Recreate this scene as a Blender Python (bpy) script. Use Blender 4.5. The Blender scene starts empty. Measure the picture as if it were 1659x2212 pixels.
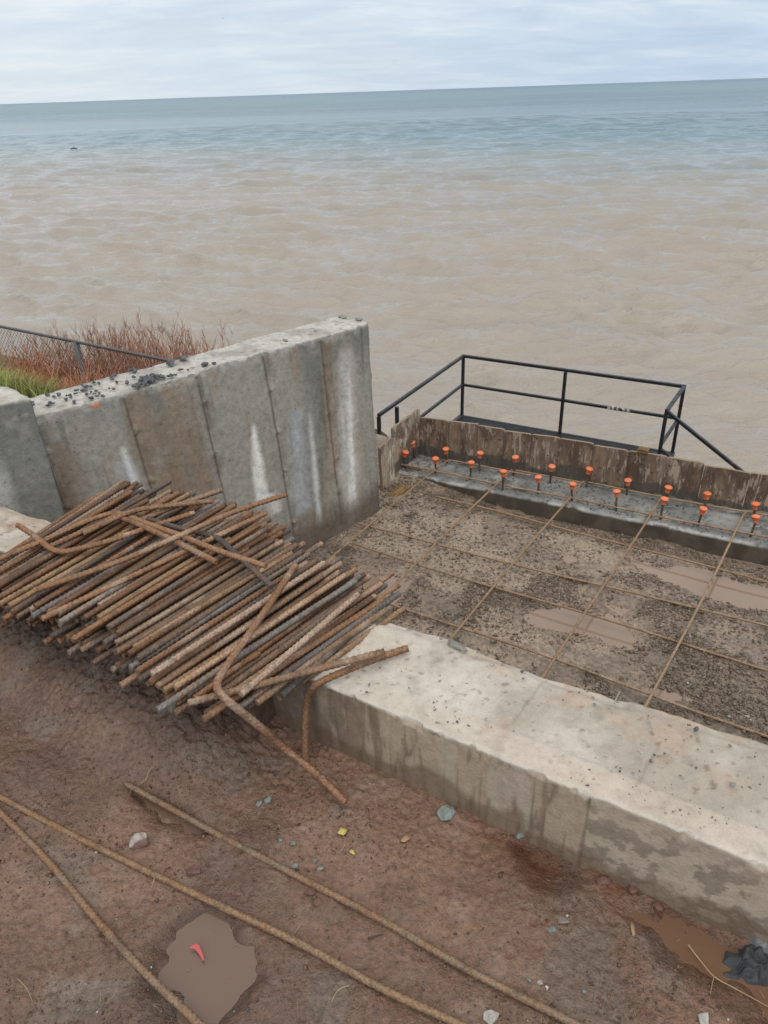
import bpy, math, random
import numpy as np
from mathutils import Matrix, Vector
random.seed(7); rng = np.random.default_rng(11)
S = bpy.context.scene
C = S.collection

# ------------------------------------------------------------------ camera
PITCH = math.radians(29.65); RC, RS = 0.99941, 0.03434; FPX = 1597.6; EYE = np.array([0, 0, 1.6])
FW = np.array([0, math.cos(PITCH), -math.sin(PITCH)]); UP = np.array([0, math.sin(PITCH), math.cos(PITCH)]); RT = np.array([1., 0, 0])
cam = bpy.data.cameras.new('camera'); co = bpy.data.objects.new('camera', cam); C.objects.link(co); S.camera = co
cx, cy, cz = RC*RT - RS*UP, RS*RT + RC*UP, -FW
m = Matrix.Identity(4)
for i, v in enumerate((cx, cy, cz)):
    for j in range(3): m[j][i] = v[j]
for j in range(3): m[j][3] = EYE[j]
co.matrix_world = m
cam.sensor_fit = 'VERTICAL'; cam.sensor_height = 36; cam.lens = 36*FPX/2212
cam.clip_start = 0.02; cam.clip_end = 30000

# ------------------------------------------------------------------ light
S.view_settings.view_transform = 'Standard'; S.view_settings.look = 'None'
S.view_settings.exposure = 0.33; S.view_settings.gamma = 1
SUN_EL, SUN_AZ = math.radians(62), math.radians(178)      # azimuth clockwise from +Y
sun = bpy.data.lights.new('sun', 'SUN'); sun.energy = 1.0; sun.angle = math.radians(60); sun.color = (1, .965, .91)
so = bpy.data.objects.new('sun', sun); C.objects.link(so)
so.rotation_euler = (math.pi/2 - SUN_EL, 0, math.pi - SUN_AZ) 
d = Vector((math.sin(SUN_AZ)*math.cos(SUN_EL), math.cos(SUN_AZ)*math.cos(SUN_EL), math.sin(SUN_EL)))
so.rotation_euler = d.to_track_quat('Z', 'Y').to_euler()

class NT:
    def __init__(s, tree): s.t = tree; s.n = tree.nodes; s.l = tree.links
    def new(s, typ, **kw):
        n = s.n.new(typ)
        for k, v in kw.items(): setattr(n, k, v)
        return n
    def put(s, sock, v):
        if v is None: return
        if isinstance(v, bpy.types.NodeSocket): s.l.new(v, sock)
        elif isinstance(v, (tuple, list)) and sock.type == 'RGBA': sock.default_value = (*v[:3], 1)
        else: sock.default_value = v
    def noise(s, vec, scale, detail=4, rough=.55, dist=0):
        n = s.new('ShaderNodeTexNoise'); s.put(n.inputs['Vector'], vec)
        for k, v in (('Scale', scale), ('Detail', detail), ('Roughness', rough), ('Distortion', dist)): s.put(n.inputs[k], v)
        return n.outputs['Fac']
    def voro(s, vec, scale, feature='F1', rnd=1):
        n = s.new('ShaderNodeTexVoronoi', feature=feature); s.put(n.inputs['Vector'], vec); s.put(n.inputs['Scale'], scale); s.put(n.inputs['Randomness'], rnd)
        return n
    def mapv(s, vec, scale=(1, 1, 1), loc=(0, 0, 0), rot=(0, 0, 0)):
        n = s.new('ShaderNodeMapping'); s.put(n.inputs['Vector'], vec); n.inputs['Scale'].default_value = scale
        n.inputs['Location'].default_value = loc; n.inputs['Rotation'].default_value = rot; return n.outputs[0]
    def math(s, op, a, b=None, clamp=False):
        n = s.new('ShaderNodeMath', operation=op, use_clamp=clamp); s.put(n.inputs[0], a)
        if b is not None: s.put(n.inputs[1], b)
        return n.outputs[0]
    def step(s, v, lo, hi, a=0., b=1.):
        n = s.new('ShaderNodeMapRange', interpolation_type='SMOOTHSTEP'); s.put(n.inputs[0], v)
        for i, x in enumerate((lo, hi, a, b)): s.put(n.inputs[i+1], x)
        return n.outputs[0]
    def mix(s, f, a, b, mode='MIX'):
        n = s.new('ShaderNodeMix', data_type='RGBA', blend_type=mode); s.put(n.inputs[0], f); s.put(n.inputs[6], a); s.put(n.inputs[7], b)
        return n.outputs[2]
    def ramp(s, f, stops):
        n = s.new('ShaderNodeValToRGB'); s.put(n.inputs[0], f); e = n.color_ramp.elements
        while len(e) < len(stops): e.new(.5)
        for x, (p, c) in zip(e, stops): x.position = p; x.color = (*c, 1)
        return n.outputs[0]
    def bump(s, h, dist, strength=1., nrm=None):
        n = s.new('ShaderNodeBump'); s.put(n.inputs['Height'], h); n.inputs['Distance'].default_value = dist; n.inputs['Strength'].default_value = strength
        if nrm is not None: s.put(n.inputs['Normal'], nrm)
        return n.outputs[0]
    def attr(s, name, typ='GEOMETRY'):
        return s.new('ShaderNodeAttribute', attribute_name=name, attribute_type=typ)
    def obj(s): return s.new('ShaderNodeTexCoord').outputs['Object']
    def pos(s): return s.new('ShaderNodeNewGeometry').outputs['Position']
    def rand(s): return s.new('ShaderNodeObjectInfo').outputs['Random']

w = bpy.data.worlds.new('World'); S.world = w; w.use_nodes = True
t = NT(w.node_tree); bg = t.n['Background']; bg.inputs[1].default_value = 0.088
sky = t.new('ShaderNodeTexSky', sky_type='NISHITA', sun_disc=False, sun_elevation=SUN_EL, sun_rotation=SUN_AZ, dust_density=2.0)
gen = t.new('ShaderNodeTexCoord').outputs['Generated']
sep = t.new('ShaderNodeSeparateXYZ'); t.l.new(gen, sep.inputs[0]); zz = sep.outputs[2]
inv = t.math('DIVIDE', 1.0, t.math('ADD', t.math('MAXIMUM', zz, 0.0), .16))
cmb = t.new('ShaderNodeCombineXYZ'); t.l.new(t.math('MULTIPLY', sep.outputs[0], inv), cmb.inputs[0]); t.l.new(t.math('MULTIPLY', sep.outputs[1], inv), cmb.inputs[1])
cv = cmb.outputs[0]
n1 = t.noise(t.mapv(cv, (.62, 1.15, 1), (1.3, 4.1, 0)), 1.0, 7, .58, .6)
n2 = t.noise(t.mapv(cv, (1.9, 3.4, 1), (7, 2, 0)), 1.0, 6, .6, .5)
cl = t.math('ADD', t.math('MULTIPLY', n1, .55), t.math('MULTIPLY', n2, .45))
cloud = t.ramp(cl, [(.38, (4.4, 5.4, 6.9)), (.46, (5.1, 6.1, 7.6)), (.53, (6.1, 7.0, 8.2)), (.61, (7.7, 8.2, 8.7))])
haze = t.step(zz, 0.0, .16, 1, 0)
leftb = t.step(sep.outputs[0], -.6, .5, 1, 0)
horizon = t.mix(leftb, (5.0, 6.4, 7.9), (7.4, 8.1, 8.4))
cloud = t.mix(t.math('MULTIPLY', haze, .6), cloud, horizon)
cloud = t.mix(t.math('MULTIPLY', leftb, .30), cloud, (8.4, 8.8, 9.0))
cloud = t.mix(t.step(zz, .30, .60), cloud, (9.2, 9.05, 8.7))
col = t.mix(.9, sky.outputs[0], cloud)
t.l.new(col, bg.inputs[0])

# ------------------------------------------------------------------ frames and helpers
AA, BA = math.radians(122), math.radians(32)
UA = np.array([math.sin(AA), math.cos(AA), 0]); UB = np.array([math.sin(BA), math.cos(BA), 0])
def W(a, b, z=0.):
    a, b, z = np.broadcast_arrays(np.asarray(a, float), np.asarray(b, float), np.asarray(z, float))
    return a[..., None]*UA + b[..., None]*UB + z[..., None]*np.array([0, 0, 1.])
def toab(P): return P @ UA, P @ UB
def at(x, y, z):                                            # survey point: where the sight line through a photo point meets height z
    dx, dy = x-829.5, y-1106
    r = (dx*RC-dy*RS)*RT + FPX*FW + (-dx*RS-dy*RC)*UP
    return EYE + r*((z-EYE[2])/r[2])
def height_at(P, y):                                        # height of the vertical over P where it reaches photo row y
    lo, hi = P[2]-.5, P[2]+4
    for _ in range(50):
        mz = (lo+hi)/2; q = np.array([P[0], P[1], mz])-EYE
        X, D, Y = q@RT, q@FW, q@UP; py = 1106-(X*RS+Y*RC)*FPX/D
        if py > y: lo = mz
        else: hi = mz
    return mz

def hash3(i, j, k, seed):
    h = (i*374761393 + j*668265263 + k*2147483647 + seed*974634777) & 0xffffffff
    h = ((h ^ (h >> 13))*1274126177) & 0xffffffff
    h = ((h ^ (h >> 15))*2246822519) & 0xffffffff
    return ((h ^ (h >> 16)) & 0xffffff)/float(0xffffff)
def vnoise(P, seed=0):
    P = np.asarray(P, float); i = np.floor(P).astype(np.int64); f = P-i; f = f*f*(3-2*f)
    r = 0
    for dx in (0, 1):
        for dy in (0, 1):
            for dz in (0, 1):
                wgt = (f[..., 0] if dx else 1-f[..., 0])*(f[..., 1] if dy else 1-f[..., 1])*(f[..., 2] if dz else 1-f[..., 2])
                r = r + wgt*hash3(i[..., 0]+dx, i[..., 1]+dy, i[..., 2]+dz, seed)
    return r
def fbm(P, scale, oct=4, seed=0, gain=.5):
    P = np.asarray(P, float)*np.asarray(scale, float); s = 0; a = 1; tot = 0
    for o in range(oct):
        s = s + a*vnoise(P, seed+o*17); tot += a; a *= gain; P = P*2.03+5.1
    return s/tot                                            # 0..1
def ss(x, lo, hi): 
    x = np.clip((np.asarray(x, float)-lo)/(hi-lo), 0, 1); return x*x*(3-2*x)
def lerp(a, b, f):
    f = np.asarray(f)[..., None]; return np.asarray(a)*(1-f)+np.asarray(b)*f

def mesh(name, V, F, mat=None, smooth=True, col=None, wet=None):
    me = bpy.data.meshes.new(name); V = np.asarray(V, np.float32); 
    if isinstance(F, np.ndarray):
        k = F.shape[1]; n = len(F)
        me.vertices.add(len(V)); me.vertices.foreach_set('co', V.ravel())
        me.loops.add(n*k); me.loops.foreach_set('vertex_index', F.astype(np.int32).ravel())
        me.polygons.add(n); me.polygons.foreach_set('loop_start', np.arange(0, n*k, k, dtype=np.int32))
        me.update(calc_edges=True); me.validate()
    else:
        me.from_pydata([tuple(v) for v in V], [], F); me.update()
    if smooth: me.polygons.foreach_set('use_smooth', [True]*len(me.polygons))
    if col is not None:
        at_ = me.color_attributes.new('Col', 'FLOAT_COLOR', 'POINT')
        c4 = np.ones((len(V), 4), np.float32); c4[:, :3] = col; at_.data.foreach_set('color', c4.ravel())
    if wet is not None:
        at_ = me.attributes.new('wet', 'FLOAT', 'POINT'); at_.data.foreach_set('value', np.asarray(wet, np.float32))
    if mat: me.materials.append(mat)
    return me
def link(name, me, parent=None, loc=None):
    o = bpy.data.objects.new(name, me); C.objects.link(o)
    if parent: o.parent = parent
    if loc is not None: o.location = loc
    return o
def tag(o, label, cat, group=None):
    o['label'] = label; o['category'] = cat
    if group: o['group'] = group
    return o
def struct(o, kind='structure'): o['kind'] = kind; return o
def empty(name, loc, label, cat, group=None):
    o = bpy.data.objects.new(name, None); C.objects.link(o); o.location = loc; o.empty_display_size = .1
    return tag(o, label, cat, group)
def put(name, V, F, mat, parent=None, base=None, smooth=True, col=None, wet=None):   # V in world metres, origin at base
    V = np.asarray(V, float)
    if parent is not None: base = np.array(parent.location)
    if base is None: base = np.array([*V[:, :2].mean(0), V[:, 2].min()])
    return link(name, mesh(name, V-base, F, mat, smooth, col, wet), parent, None if parent is not None else base)
def grid_faces(nu, nv):
    i = np.arange(nu-1)[:, None]; j = np.arange(nv-1)[None, :]; a = (i*nv+j).ravel()
    return np.stack([a, a+nv, a+nv+1, a+1], 1)
def hexa(corners, us, vs, ws):
    """solid block: corners[w][v][u]; returns uvw, positions, faces (shared rim points)."""
    Q = []; Fs = []; n0 = 0
    def add(A, B, fix, axis, flip):
        nonlocal n0
        a, b = np.meshgrid(A, B, indexing='ij'); c = np.full_like(a, fix)
        q = {0: (c, a, b), 1: (a, c, b), 2: (a, b, c)}[axis]
        Q.append(np.stack([x.ravel() for x in q], 1)); f = grid_faces(len(A), len(B))+n0
        Fs.append(f[:, ::-1] if flip else f); n0 += a.size
    add(vs, ws, 0, 0, True); add(vs, ws, 1, 0, False)
    add(us, ws, 0, 1, False); add(us, ws, 1, 1, True)
    add(us, vs, 0, 2, True); add(us, vs, 1, 2, False)
    q = np.concatenate(Q); F = np.concatenate(Fs)
    key = np.round(q*1e6).astype(np.int64); _, idx, invx = np.unique(key, axis=0, return_index=True, return_inverse=True)
    q = q[idx]; F = invx.reshape(-1)[F]
    u, v, w_ = q[:, 0:1], q[:, 1:2], q[:, 2:3]; c = np.asarray(corners, float)
    P = sum((w_ if k else 1-w_)*(v if j else 1-v)*(u if i else 1-u)*c[k][j][i] for k in (0, 1) for j in (0, 1) for i in (0, 1))
    return q, P, F
def noisevec(P, sc, seed, oct=3):
    return np.stack([fbm(P, sc, oct, seed+i*31)-.5 for i in range(3)], 1)
def box_between(p, q, w_, h, up=(0, 0, 1)):                 # beam from p to q, w wide, h high
    p, q = np.array(p, float), np.array(q, float); x = q-p; x /= np.linalg.norm(x); u = np.array(up, float)
    s = np.cross(x, u)
    if np.linalg.norm(s) < 1e-4: s = np.cross(x, UB)
    s /= np.linalg.norm(s); n = np.cross(s, x)
    c = .12*min(w_, h); V = []
    sec = [(-w_/2+c, -h/2), (w_/2-c, -h/2), (w_/2, -h/2+c), (w_/2, h/2-c), (w_/2-c, h/2), (-w_/2+c, h/2), (-w_/2, h/2-c), (-w_/2, -h/2+c)]
    for e in (p, q): V += [e+s*a+n*b for a, b in sec]
    F = [tuple(range(7, -1, -1)), tuple(range(8, 16))]+[(i, (i+1) % 8, 8+(i+1) % 8, 8+i) for i in range(8)]
    return np.array(V), F
def merge(parts):
    V = []; F = []; n = 0
    for v, f in parts:
        V.append(np.asarray(v)); F += [tuple(int(i)+n for i in x) for x in f]; n += len(v)
    return np.concatenate(V), F
def tube(path, r, k=8):
    path = np.array(path, float); n = len(path); r = np.broadcast_to(np.asarray(r, float), (n,))
    T = np.gradient(path, axis=0); T /= np.linalg.norm(T, axis=1)[:, None]+1e-12
    u = np.cross(T[0], [0, 0, 1.]); 
    if np.linalg.norm(u) < 1e-3: u = np.cross(T[0], [1., 0, 0])
    V = []
    for i in range(n):
        u = u-T[i]*(u@T[i]); u /= np.linalg.norm(u); v = np.cross(T[i], u)
        for j in range(k):
            a = 2*math.pi*j/k; V.append(path[i]+r[i]*(math.cos(a)*u+math.sin(a)*v))
    F = [(i*k+j, i*k+(j+1) % k, (i+1)*k+(j+1) % k, (i+1)*k+j) for i in range(n-1) for j in range(k)]
    F += [tuple(range(k-1, -1, -1)), tuple(range((n-1)*k, n*k))]
    return np.array(V), F

# ------------------------------------------------------------------ materials
def material(name, fn, rough=.8, spec=.5):
    mt = bpy.data.materials.new(name); mt.use_nodes = True; n = NT(mt.node_tree); b = n.n['Principled BSDF']
    b.inputs['Roughness'].default_value = rough; b.inputs['Specular IOR Level'].default_value = spec
    fn(n, b); return mt
def surf(name, var=.25, fine=60, bumps=((40, .004), (160, .0015)), rough=(.9, .3), tint=None, pits=None, stretch=(1, 1, 1), spec=.3):
    def fn(n, b):
        o = n.mapv(n.pos(), stretch); a = n.attr('Col').outputs['Color']
        v = n.math('ADD', n.math('MULTIPLY', n.noise(o, fine, 6, .65), 1.0), n.math('MULTIPLY', n.noise(o, fine*6, 2, .6), .5))
        c = n.mix(1, a, n.ramp(n.math('DIVIDE', v, 1.5), [(.3, (1-var*1.6,)*3), (.5, (1, 1, 1)), (.7, (1+var*1.4,)*3)]), 'MULTIPLY')
        h = None; nr = None
        for sc, dist in bumps: nr = n.bump(n.noise(o, sc, 5, .6), dist, 1, nr)
        if pits:
            d_ = n.voro(o, pits).outputs['Distance']; hole = n.step(d_, .05, .12, 0, 1); nr = n.bump(hole, .003, 1, nr)
            c = n.mix(n.math('MULTIPLY', n.math('SUBTRACT', 1, hole), .35), c, n.mix(1, c, (.35, .33, .3), 'MULTIPLY'))
        n.put(b.inputs['Base Color'], c); n.put(b.inputs['Normal'], nr); b.inputs['Specular IOR Level'].default_value = spec
        wt = n.attr('wet').outputs['Fac']
        n.put(b.inputs['Roughness'], n.math('ADD', n.step(n.math('ADD', wt, n.math('MULTIPLY', n.math('SUBTRACT', n.noise(o, 25, 4), .5), .5)), 0, 1, rough[0], rough[1]), 0))
    return material(name, fn)
M = {}
M['tall_concrete'] = surf('tall_concrete', .22, 36, ((22, .004), (120, .0016)), (.85, .5), pits=28)
M['low_concrete'] = surf('low_concrete', .13, 34, ((18, .004), (110, .0018)), (.85, .5))
M['mud'] = surf('mud', .34, 70, ((50, .006), (170, .0038)), (.6, .18), spec=.5)
M['gravel_ground'] = surf('gravel_ground', .50, 48, ((45, .012), (120, .008)), (.7, .16), spec=.6)
M['bank'] = surf('bank', .3, 6, ((8, .05), (40, .01)), (.95, .8))

def rust(tones, mudamt=.5, orange=.4):
    def fn(n, b):
        o = n.obj(); r = n.rand(); r3 = n.math('FRACT', n.math('MULTIPLY', r, 17.3))
        off = n.new('ShaderNodeVectorMath', operation='ADD'); n.put(off.inputs[0], o)
        cb = n.new('ShaderNodeCombineXYZ'); n.put(cb.inputs[0], n.math('MULTIPLY', r, 91)); n.put(cb.inputs[1], n.math('MULTIPLY', r, 37)); n.put(off.inputs[1], cb.outputs[0])
        p = off.outputs[0]
        base = n.ramp(r, tones)
        c = n.mix(n.math('MULTIPLY', n.step(n.noise(p, 9, 4, .6), .42, .66), orange), base, (.27, .13, .055))
        c = n.mix(n.step(n.noise(p, 26, 4, .6), .5, .68, 0, .5), c, (.075, .050, .038))
        mf = n.math('MULTIPLY', n.step(n.noise(p, 7, 5, .62), .50, .66), n.step(r3, .2, .9, 0, mudamt))
        c = n.mix(mf, c, (.50, .40, .32))
        c = n.mix(1, c, n.ramp(n.noise(p, 190, 3, .6), [(.32, (.62, .60, .58)), (.68, (1.38, 1.34, 1.3))]), 'MULTIPLY')
        n.put(b.inputs['Base Color'], c); n.put(b.inputs['Normal'], n.bump(n.noise(p, 420, 3), .0012))
        n.put(b.inputs['Roughness'], n.step(n.noise(p, 30), .3, .7, .42, .75)); b.inputs['Metallic'].default_value = .2
    return fn
TONES = [(0, (.085, .050, .034)), (.13, (.27, .14, .07)), (.24, (.085, .083, .085)), (.38, (.32, .215, .12)), (.48, (.10, .065, .048)), (.60, (.44, .30, .20)), (.70, (.19, .19, .185)), (.82, (.10, .085, .075)), (.92, (.22, .12, .065))]
M['rust'] = material('rusty_bar', rust(TONES), spec=.5)
M['rust_tan'] = material('rusty_tan_bar', rust([(0, (.27, .16, .085)), (.5, (.32, .19, .11)), (1, (.24, .13, .075))], .8, .5), spec=.45)
M['rust_ground'] = material('muddy_bar', rust([(0, (.27, .175, .11)), (.5, (.21, .165, .12)), (1, (.28, .175, .10))], .6, .5), spec=.45)
M['rust_dark'] = material('dark_steel_bar', rust([(0, (.075, .07, .065)), (1, (.10, .085, .075))], .3, .35), spec=.5)
M['rust_grid'] = material('grid_bar', rust([(0, (.34, .245, .155)), (.5, (.30, .205, .13)), (1, (.36, .265, .175))], .8, .25), spec=.4)
M['rust_orange'] = material('orange_rust_bar', rust([(0, (.26, .15, .085)), (1, (.22, .145, .095))], .6, .45), spec=.45)

def woodfn(light, dark, film, filmamt):
    def fn(n, b):
        o = n.obj(); r = n.rand()
        off = n.new('ShaderNodeVectorMath', operation='ADD'); n.put(off.inputs[0], o)
        cb = n.new('ShaderNodeCombineXYZ'); n.put(cb.inputs[0], n.math('MULTIPLY', r, 53)); n.put(cb.inputs[1], n.math('MULTIPLY', r, 29)); n.put(cb.inputs[2], n.math('MULTIPLY', r, 13)); n.put(off.inputs[1], cb.outputs[0]); p = off.outputs[0]
        g = n.noise(n.mapv(p, (26, 26, 3)), 1, 6, .65, .6)
        c = n.mix(n.step(g, .3, .7), light, dark)
        c = n.mix(n.step(n.noise(n.mapv(p, (9, 9, 5)), 1, 5, .6, .3), .42, .60, 0, .75), c, (.075, .045, .030))
        f = n.math('MULTIPLY', n.step(n.math('ADD', n.noise(n.mapv(p, (55, 55, 9)), 1, 6, .7, .4), n.math('MULTIPLY', n.noise(n.mapv(p, (10, 10, 8)), 1, 3), .6)), .83, .90), filmamt)
        c = n.mix(f, c, film); sz = n.new('ShaderNodeSeparateXYZ'); n.put(sz.inputs[0], o)
        edge_ = n.math('ADD', n.math('MULTIPLY', n.noise(n.mapv(p, (7, 7, 2)), 1, 3), .10), n.math('MULTIPLY', r, .08))
        c = n.mix(n.step(n.math('SUBTRACT', edge_, sz.outputs[2]), -.006, .012, 0, .8), c, (.075, .07, .062))
        d_ = n.voro(p, 22).outputs['Distance']; c = n.mix(n.step(d_, .10, .16, .85, 0), c, (.03, .02, .016))
        n.put(b.inputs['Base Color'], c); n.put(b.inputs['Normal'], n.bump(n.math('ADD', g, f), .0025))
        b.inputs['Roughness'].default_value = .7
    return fn
M['plywood'] = material('form_plywood', woodfn((.28, .20, .14), (.15, .10, .07), (.44, .36, .29), .75))
M['plywood_pale'] = material('pale_form_plywood', woodfn((.52, .42, .31), (.34, .25, .17), (.68, .61, .51), .9))
M['ply_edge'] = material('plywood_edge', lambda n, b: n.put(b.inputs['Base Color'], n.mix(n.noise(n.obj(), 30, 4), (.34, .26, .18), (.16, .11, .08))))
M['plank'] = material('broken_plank', lambda n, b: (n.put(b.inputs['Base Color'], n.mix(n.step(n.noise(n.mapv(n.obj(), (10, 110, 110)), 1, 5, .6), .35, .62), (.30, .19, .07), (.10, .058, .022))), n.put(b.inputs['Normal'], n.bump(n.noise(n.mapv(n.obj(), (10, 110, 110)), 1, 4), .004))))
M['timber_mud'] = material('mud_caked_timber', lambda n, b: (n.put(b.inputs['Base Color'], n.mix(n.noise(n.obj(), 25, 5), (.085, .05, .035), (.15, .09, .065))), n.put(b.inputs['Normal'], n.bump(n.noise(n.obj(), 40, 5), .008))))
M['cap'] = material('orange_cap', lambda n, b: n.put(b.inputs['Base Color'], n.mix(n.math('MULTIPLY', n.step(n.noise(n.obj(), 60, 4), .40, .70, .25, 1), n.step(n.math('FRACT', n.math('MULTIPLY', n.new('ShaderNodeObjectInfo').outputs['Random'], 7.7)), 0, 1, .15, .85)), (.78, .19, .07), (.60, .27, .17))), rough=.5, spec=.4)
M['black_steel'] = material('black_painted_steel', lambda n, b: (n.put(b.inputs['Base Color'], n.mix(n.step(n.noise(n.pos(), 7, 5, .65), .55, .68, 0, .8), (.018, .020, .026), (.075, .045, .035))), n.put(b.inputs['Roughness'], n.step(n.noise(n.pos(), 12), .3, .7, .3, .6))), spec=.5)
M['galv'] = material('galvanised_pipe', lambda n, b: n.put(b.inputs['Base Color'], n.mix(n.noise(n.pos(), 8, 4), (.13, .135, .14), (.045, .045, .047))), rough=.5, spec=.5)
M['wire'] = material('fence_wire', lambda n, b: n.put(b.inputs['Base Color'], (.10, .10, .10)), rough=.6)
def stonefn(c1, c2):
    return lambda n, b: (n.put(b.inputs['Base Color'], n.mix(n.step(n.noise(n.obj(), 45, 5, .6), .35, .65), c1, c2)), n.put(b.inputs['Normal'], n.bump(n.noise(n.obj(), 90, 4), .003)))
M['dark_stone'] = material('dark_stone', stonefn((.050, .052, .058), (.13, .135, .145)), rough=.6)
M['teal_stone'] = material('blue_green_stone', stonefn((.14, .165, .155), (.25, .285, .27)), rough=.6)
M['pale_stone'] = material('pale_stone', stonefn((.30, .29, .27), (.48, .46, .43)), rough=.7)
M['red_stone'] = material('red_brown_stone', stonefn((.11, .055, .042), (.20, .115, .09)), rough=.7)
M['mortar'] = material('grey_mortar', stonefn((.17, .16, .145), (.29, .275, .25)), rough=.9)
M['split_stone'] = material('white_faced_stone', lambda n, b: (n.put(b.inputs['Base Color'], n.mix(n.step(n.noise(n.obj(), 18, 3), .45, .55), (.40, .37, .33), (.17, .105, .085))), n.put(b.inputs['Normal'], n.bump(n.noise(n.obj(), 60, 4), .004))), rough=.7)
def plain(name, c1, c2, sc=60, rough=.6, spec=.3): return material(name, lambda n, b: n.put(b.inputs['Base Color'], n.mix(n.noise(n.obj(), sc, 4), c1, c2)), rough, spec)
M['red_plastic'] = plain('red_plastic', (.42, .05, .055), (.55, .13, .12), rough=.35, spec=.5)
M['black_plastic'] = plain('black_plastic', (.03, .033, .038), (.075, .08, .085), 20, rough=.65, spec=.3)
M['grey_plastic'] = plain('grey_film', (.10, .11, .12), (.24, .25, .25), 30, rough=.35)
M['yellow_leaf'] = plain('yellow_leaf', (.62, .48, .13), (.42, .40, .12), 80)
M['dry_leaf'] = plain('dry_leaf', (.45, .31, .18), (.28, .17, .09), 80)
M['twig'] = plain('pale_twig', (.46, .34, .20), (.28, .19, .11), 40)
M['darktwig'] = plain('dark_twig', (.05, .03, .022), (.12, .075, .05), 40)
M['nail'] = plain('pale_nail', (.42, .38, .32), (.26, .22, .18), 80, .45)
def twigfn(n, b):
    sp = n.new('ShaderNodeSeparateXYZ'); n.put(sp.inputs[0], n.obj())
    n.put(b.inputs['Base Color'], n.mix(n.step(n.math('ADD', sp.outputs[2], n.math('MULTIPLY', n.noise(n.obj(), 5, 3), .6)), .7, 1.35), (.64, .28, .155), (.32, .18, .13)))
M['reed_twig'] = material('red_twig', twigfn, .6)
M['dark_shoot'] = plain('dark_shoot', (.10, .05, .04), (.16, .07, .05), 8)
M['grass'] = material('green_grass', lambda n, b: n.put(b.inputs['Base Color'], n.mix(n.noise(n.pos(), 9, 3), (.12, .22, .035), (.34, .36, .09))), rough=.6)
M['dry_grass'] = material('dry_grass', lambda n, b: n.put(b.inputs['Base Color'], n.mix(n.noise(n.pos(), 9, 3), (.30, .20, .08), (.15, .12, .05))), rough=.8)
M['chips'] = material('chips', lambda n, b: (n.put(b.inputs['Base Color'], n.mix(1, n.attr('Col').outputs['Color'], n.ramp(n.noise(n.pos(), 170, 3), [(.3, (.7, .7, .7)), (.7, (1.25, 1.25, 1.25))]), 'MULTIPLY')), n.put(b.inputs['Normal'], n.bump(n.noise(n.pos(), 300, 2), .002))), rough=.55, spec=.4)
M['white_bird'] = plain('gull_white', (.5, .5, .5), (.3, .3, .32))
M['dark_wood'] = plain('wet_driftwood', (.025, .02, .018), (.05, .04, .035), 3)
def watermat(col, rough, bump):
    def fn(n, b):
        b.inputs['Alpha'].default_value = .86
        n.put(b.inputs['Base Color'], n.mix(n.noise(n.pos(), 3.5, 3), col, tuple(x*.80 for x in col))); b.inputs['IOR'].default_value = 1.65
        if bump: n.put(b.inputs['Normal'], n.bump(n.noise(n.pos(), 14, 2), bump))
    return material('muddy_water', fn, rough, .5)
M['puddle'] = watermat((.34, .245, .185), .015, .0006)
M['puddle_mud'] = watermat((.21, .135, .098), .015, .0006); M['puddle_mud'].node_tree.nodes['Principled BSDF'].inputs['Alpha'].default_value = .80
M['puddle_orange'] = watermat((.20, .11, .066), .06, .001)

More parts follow.
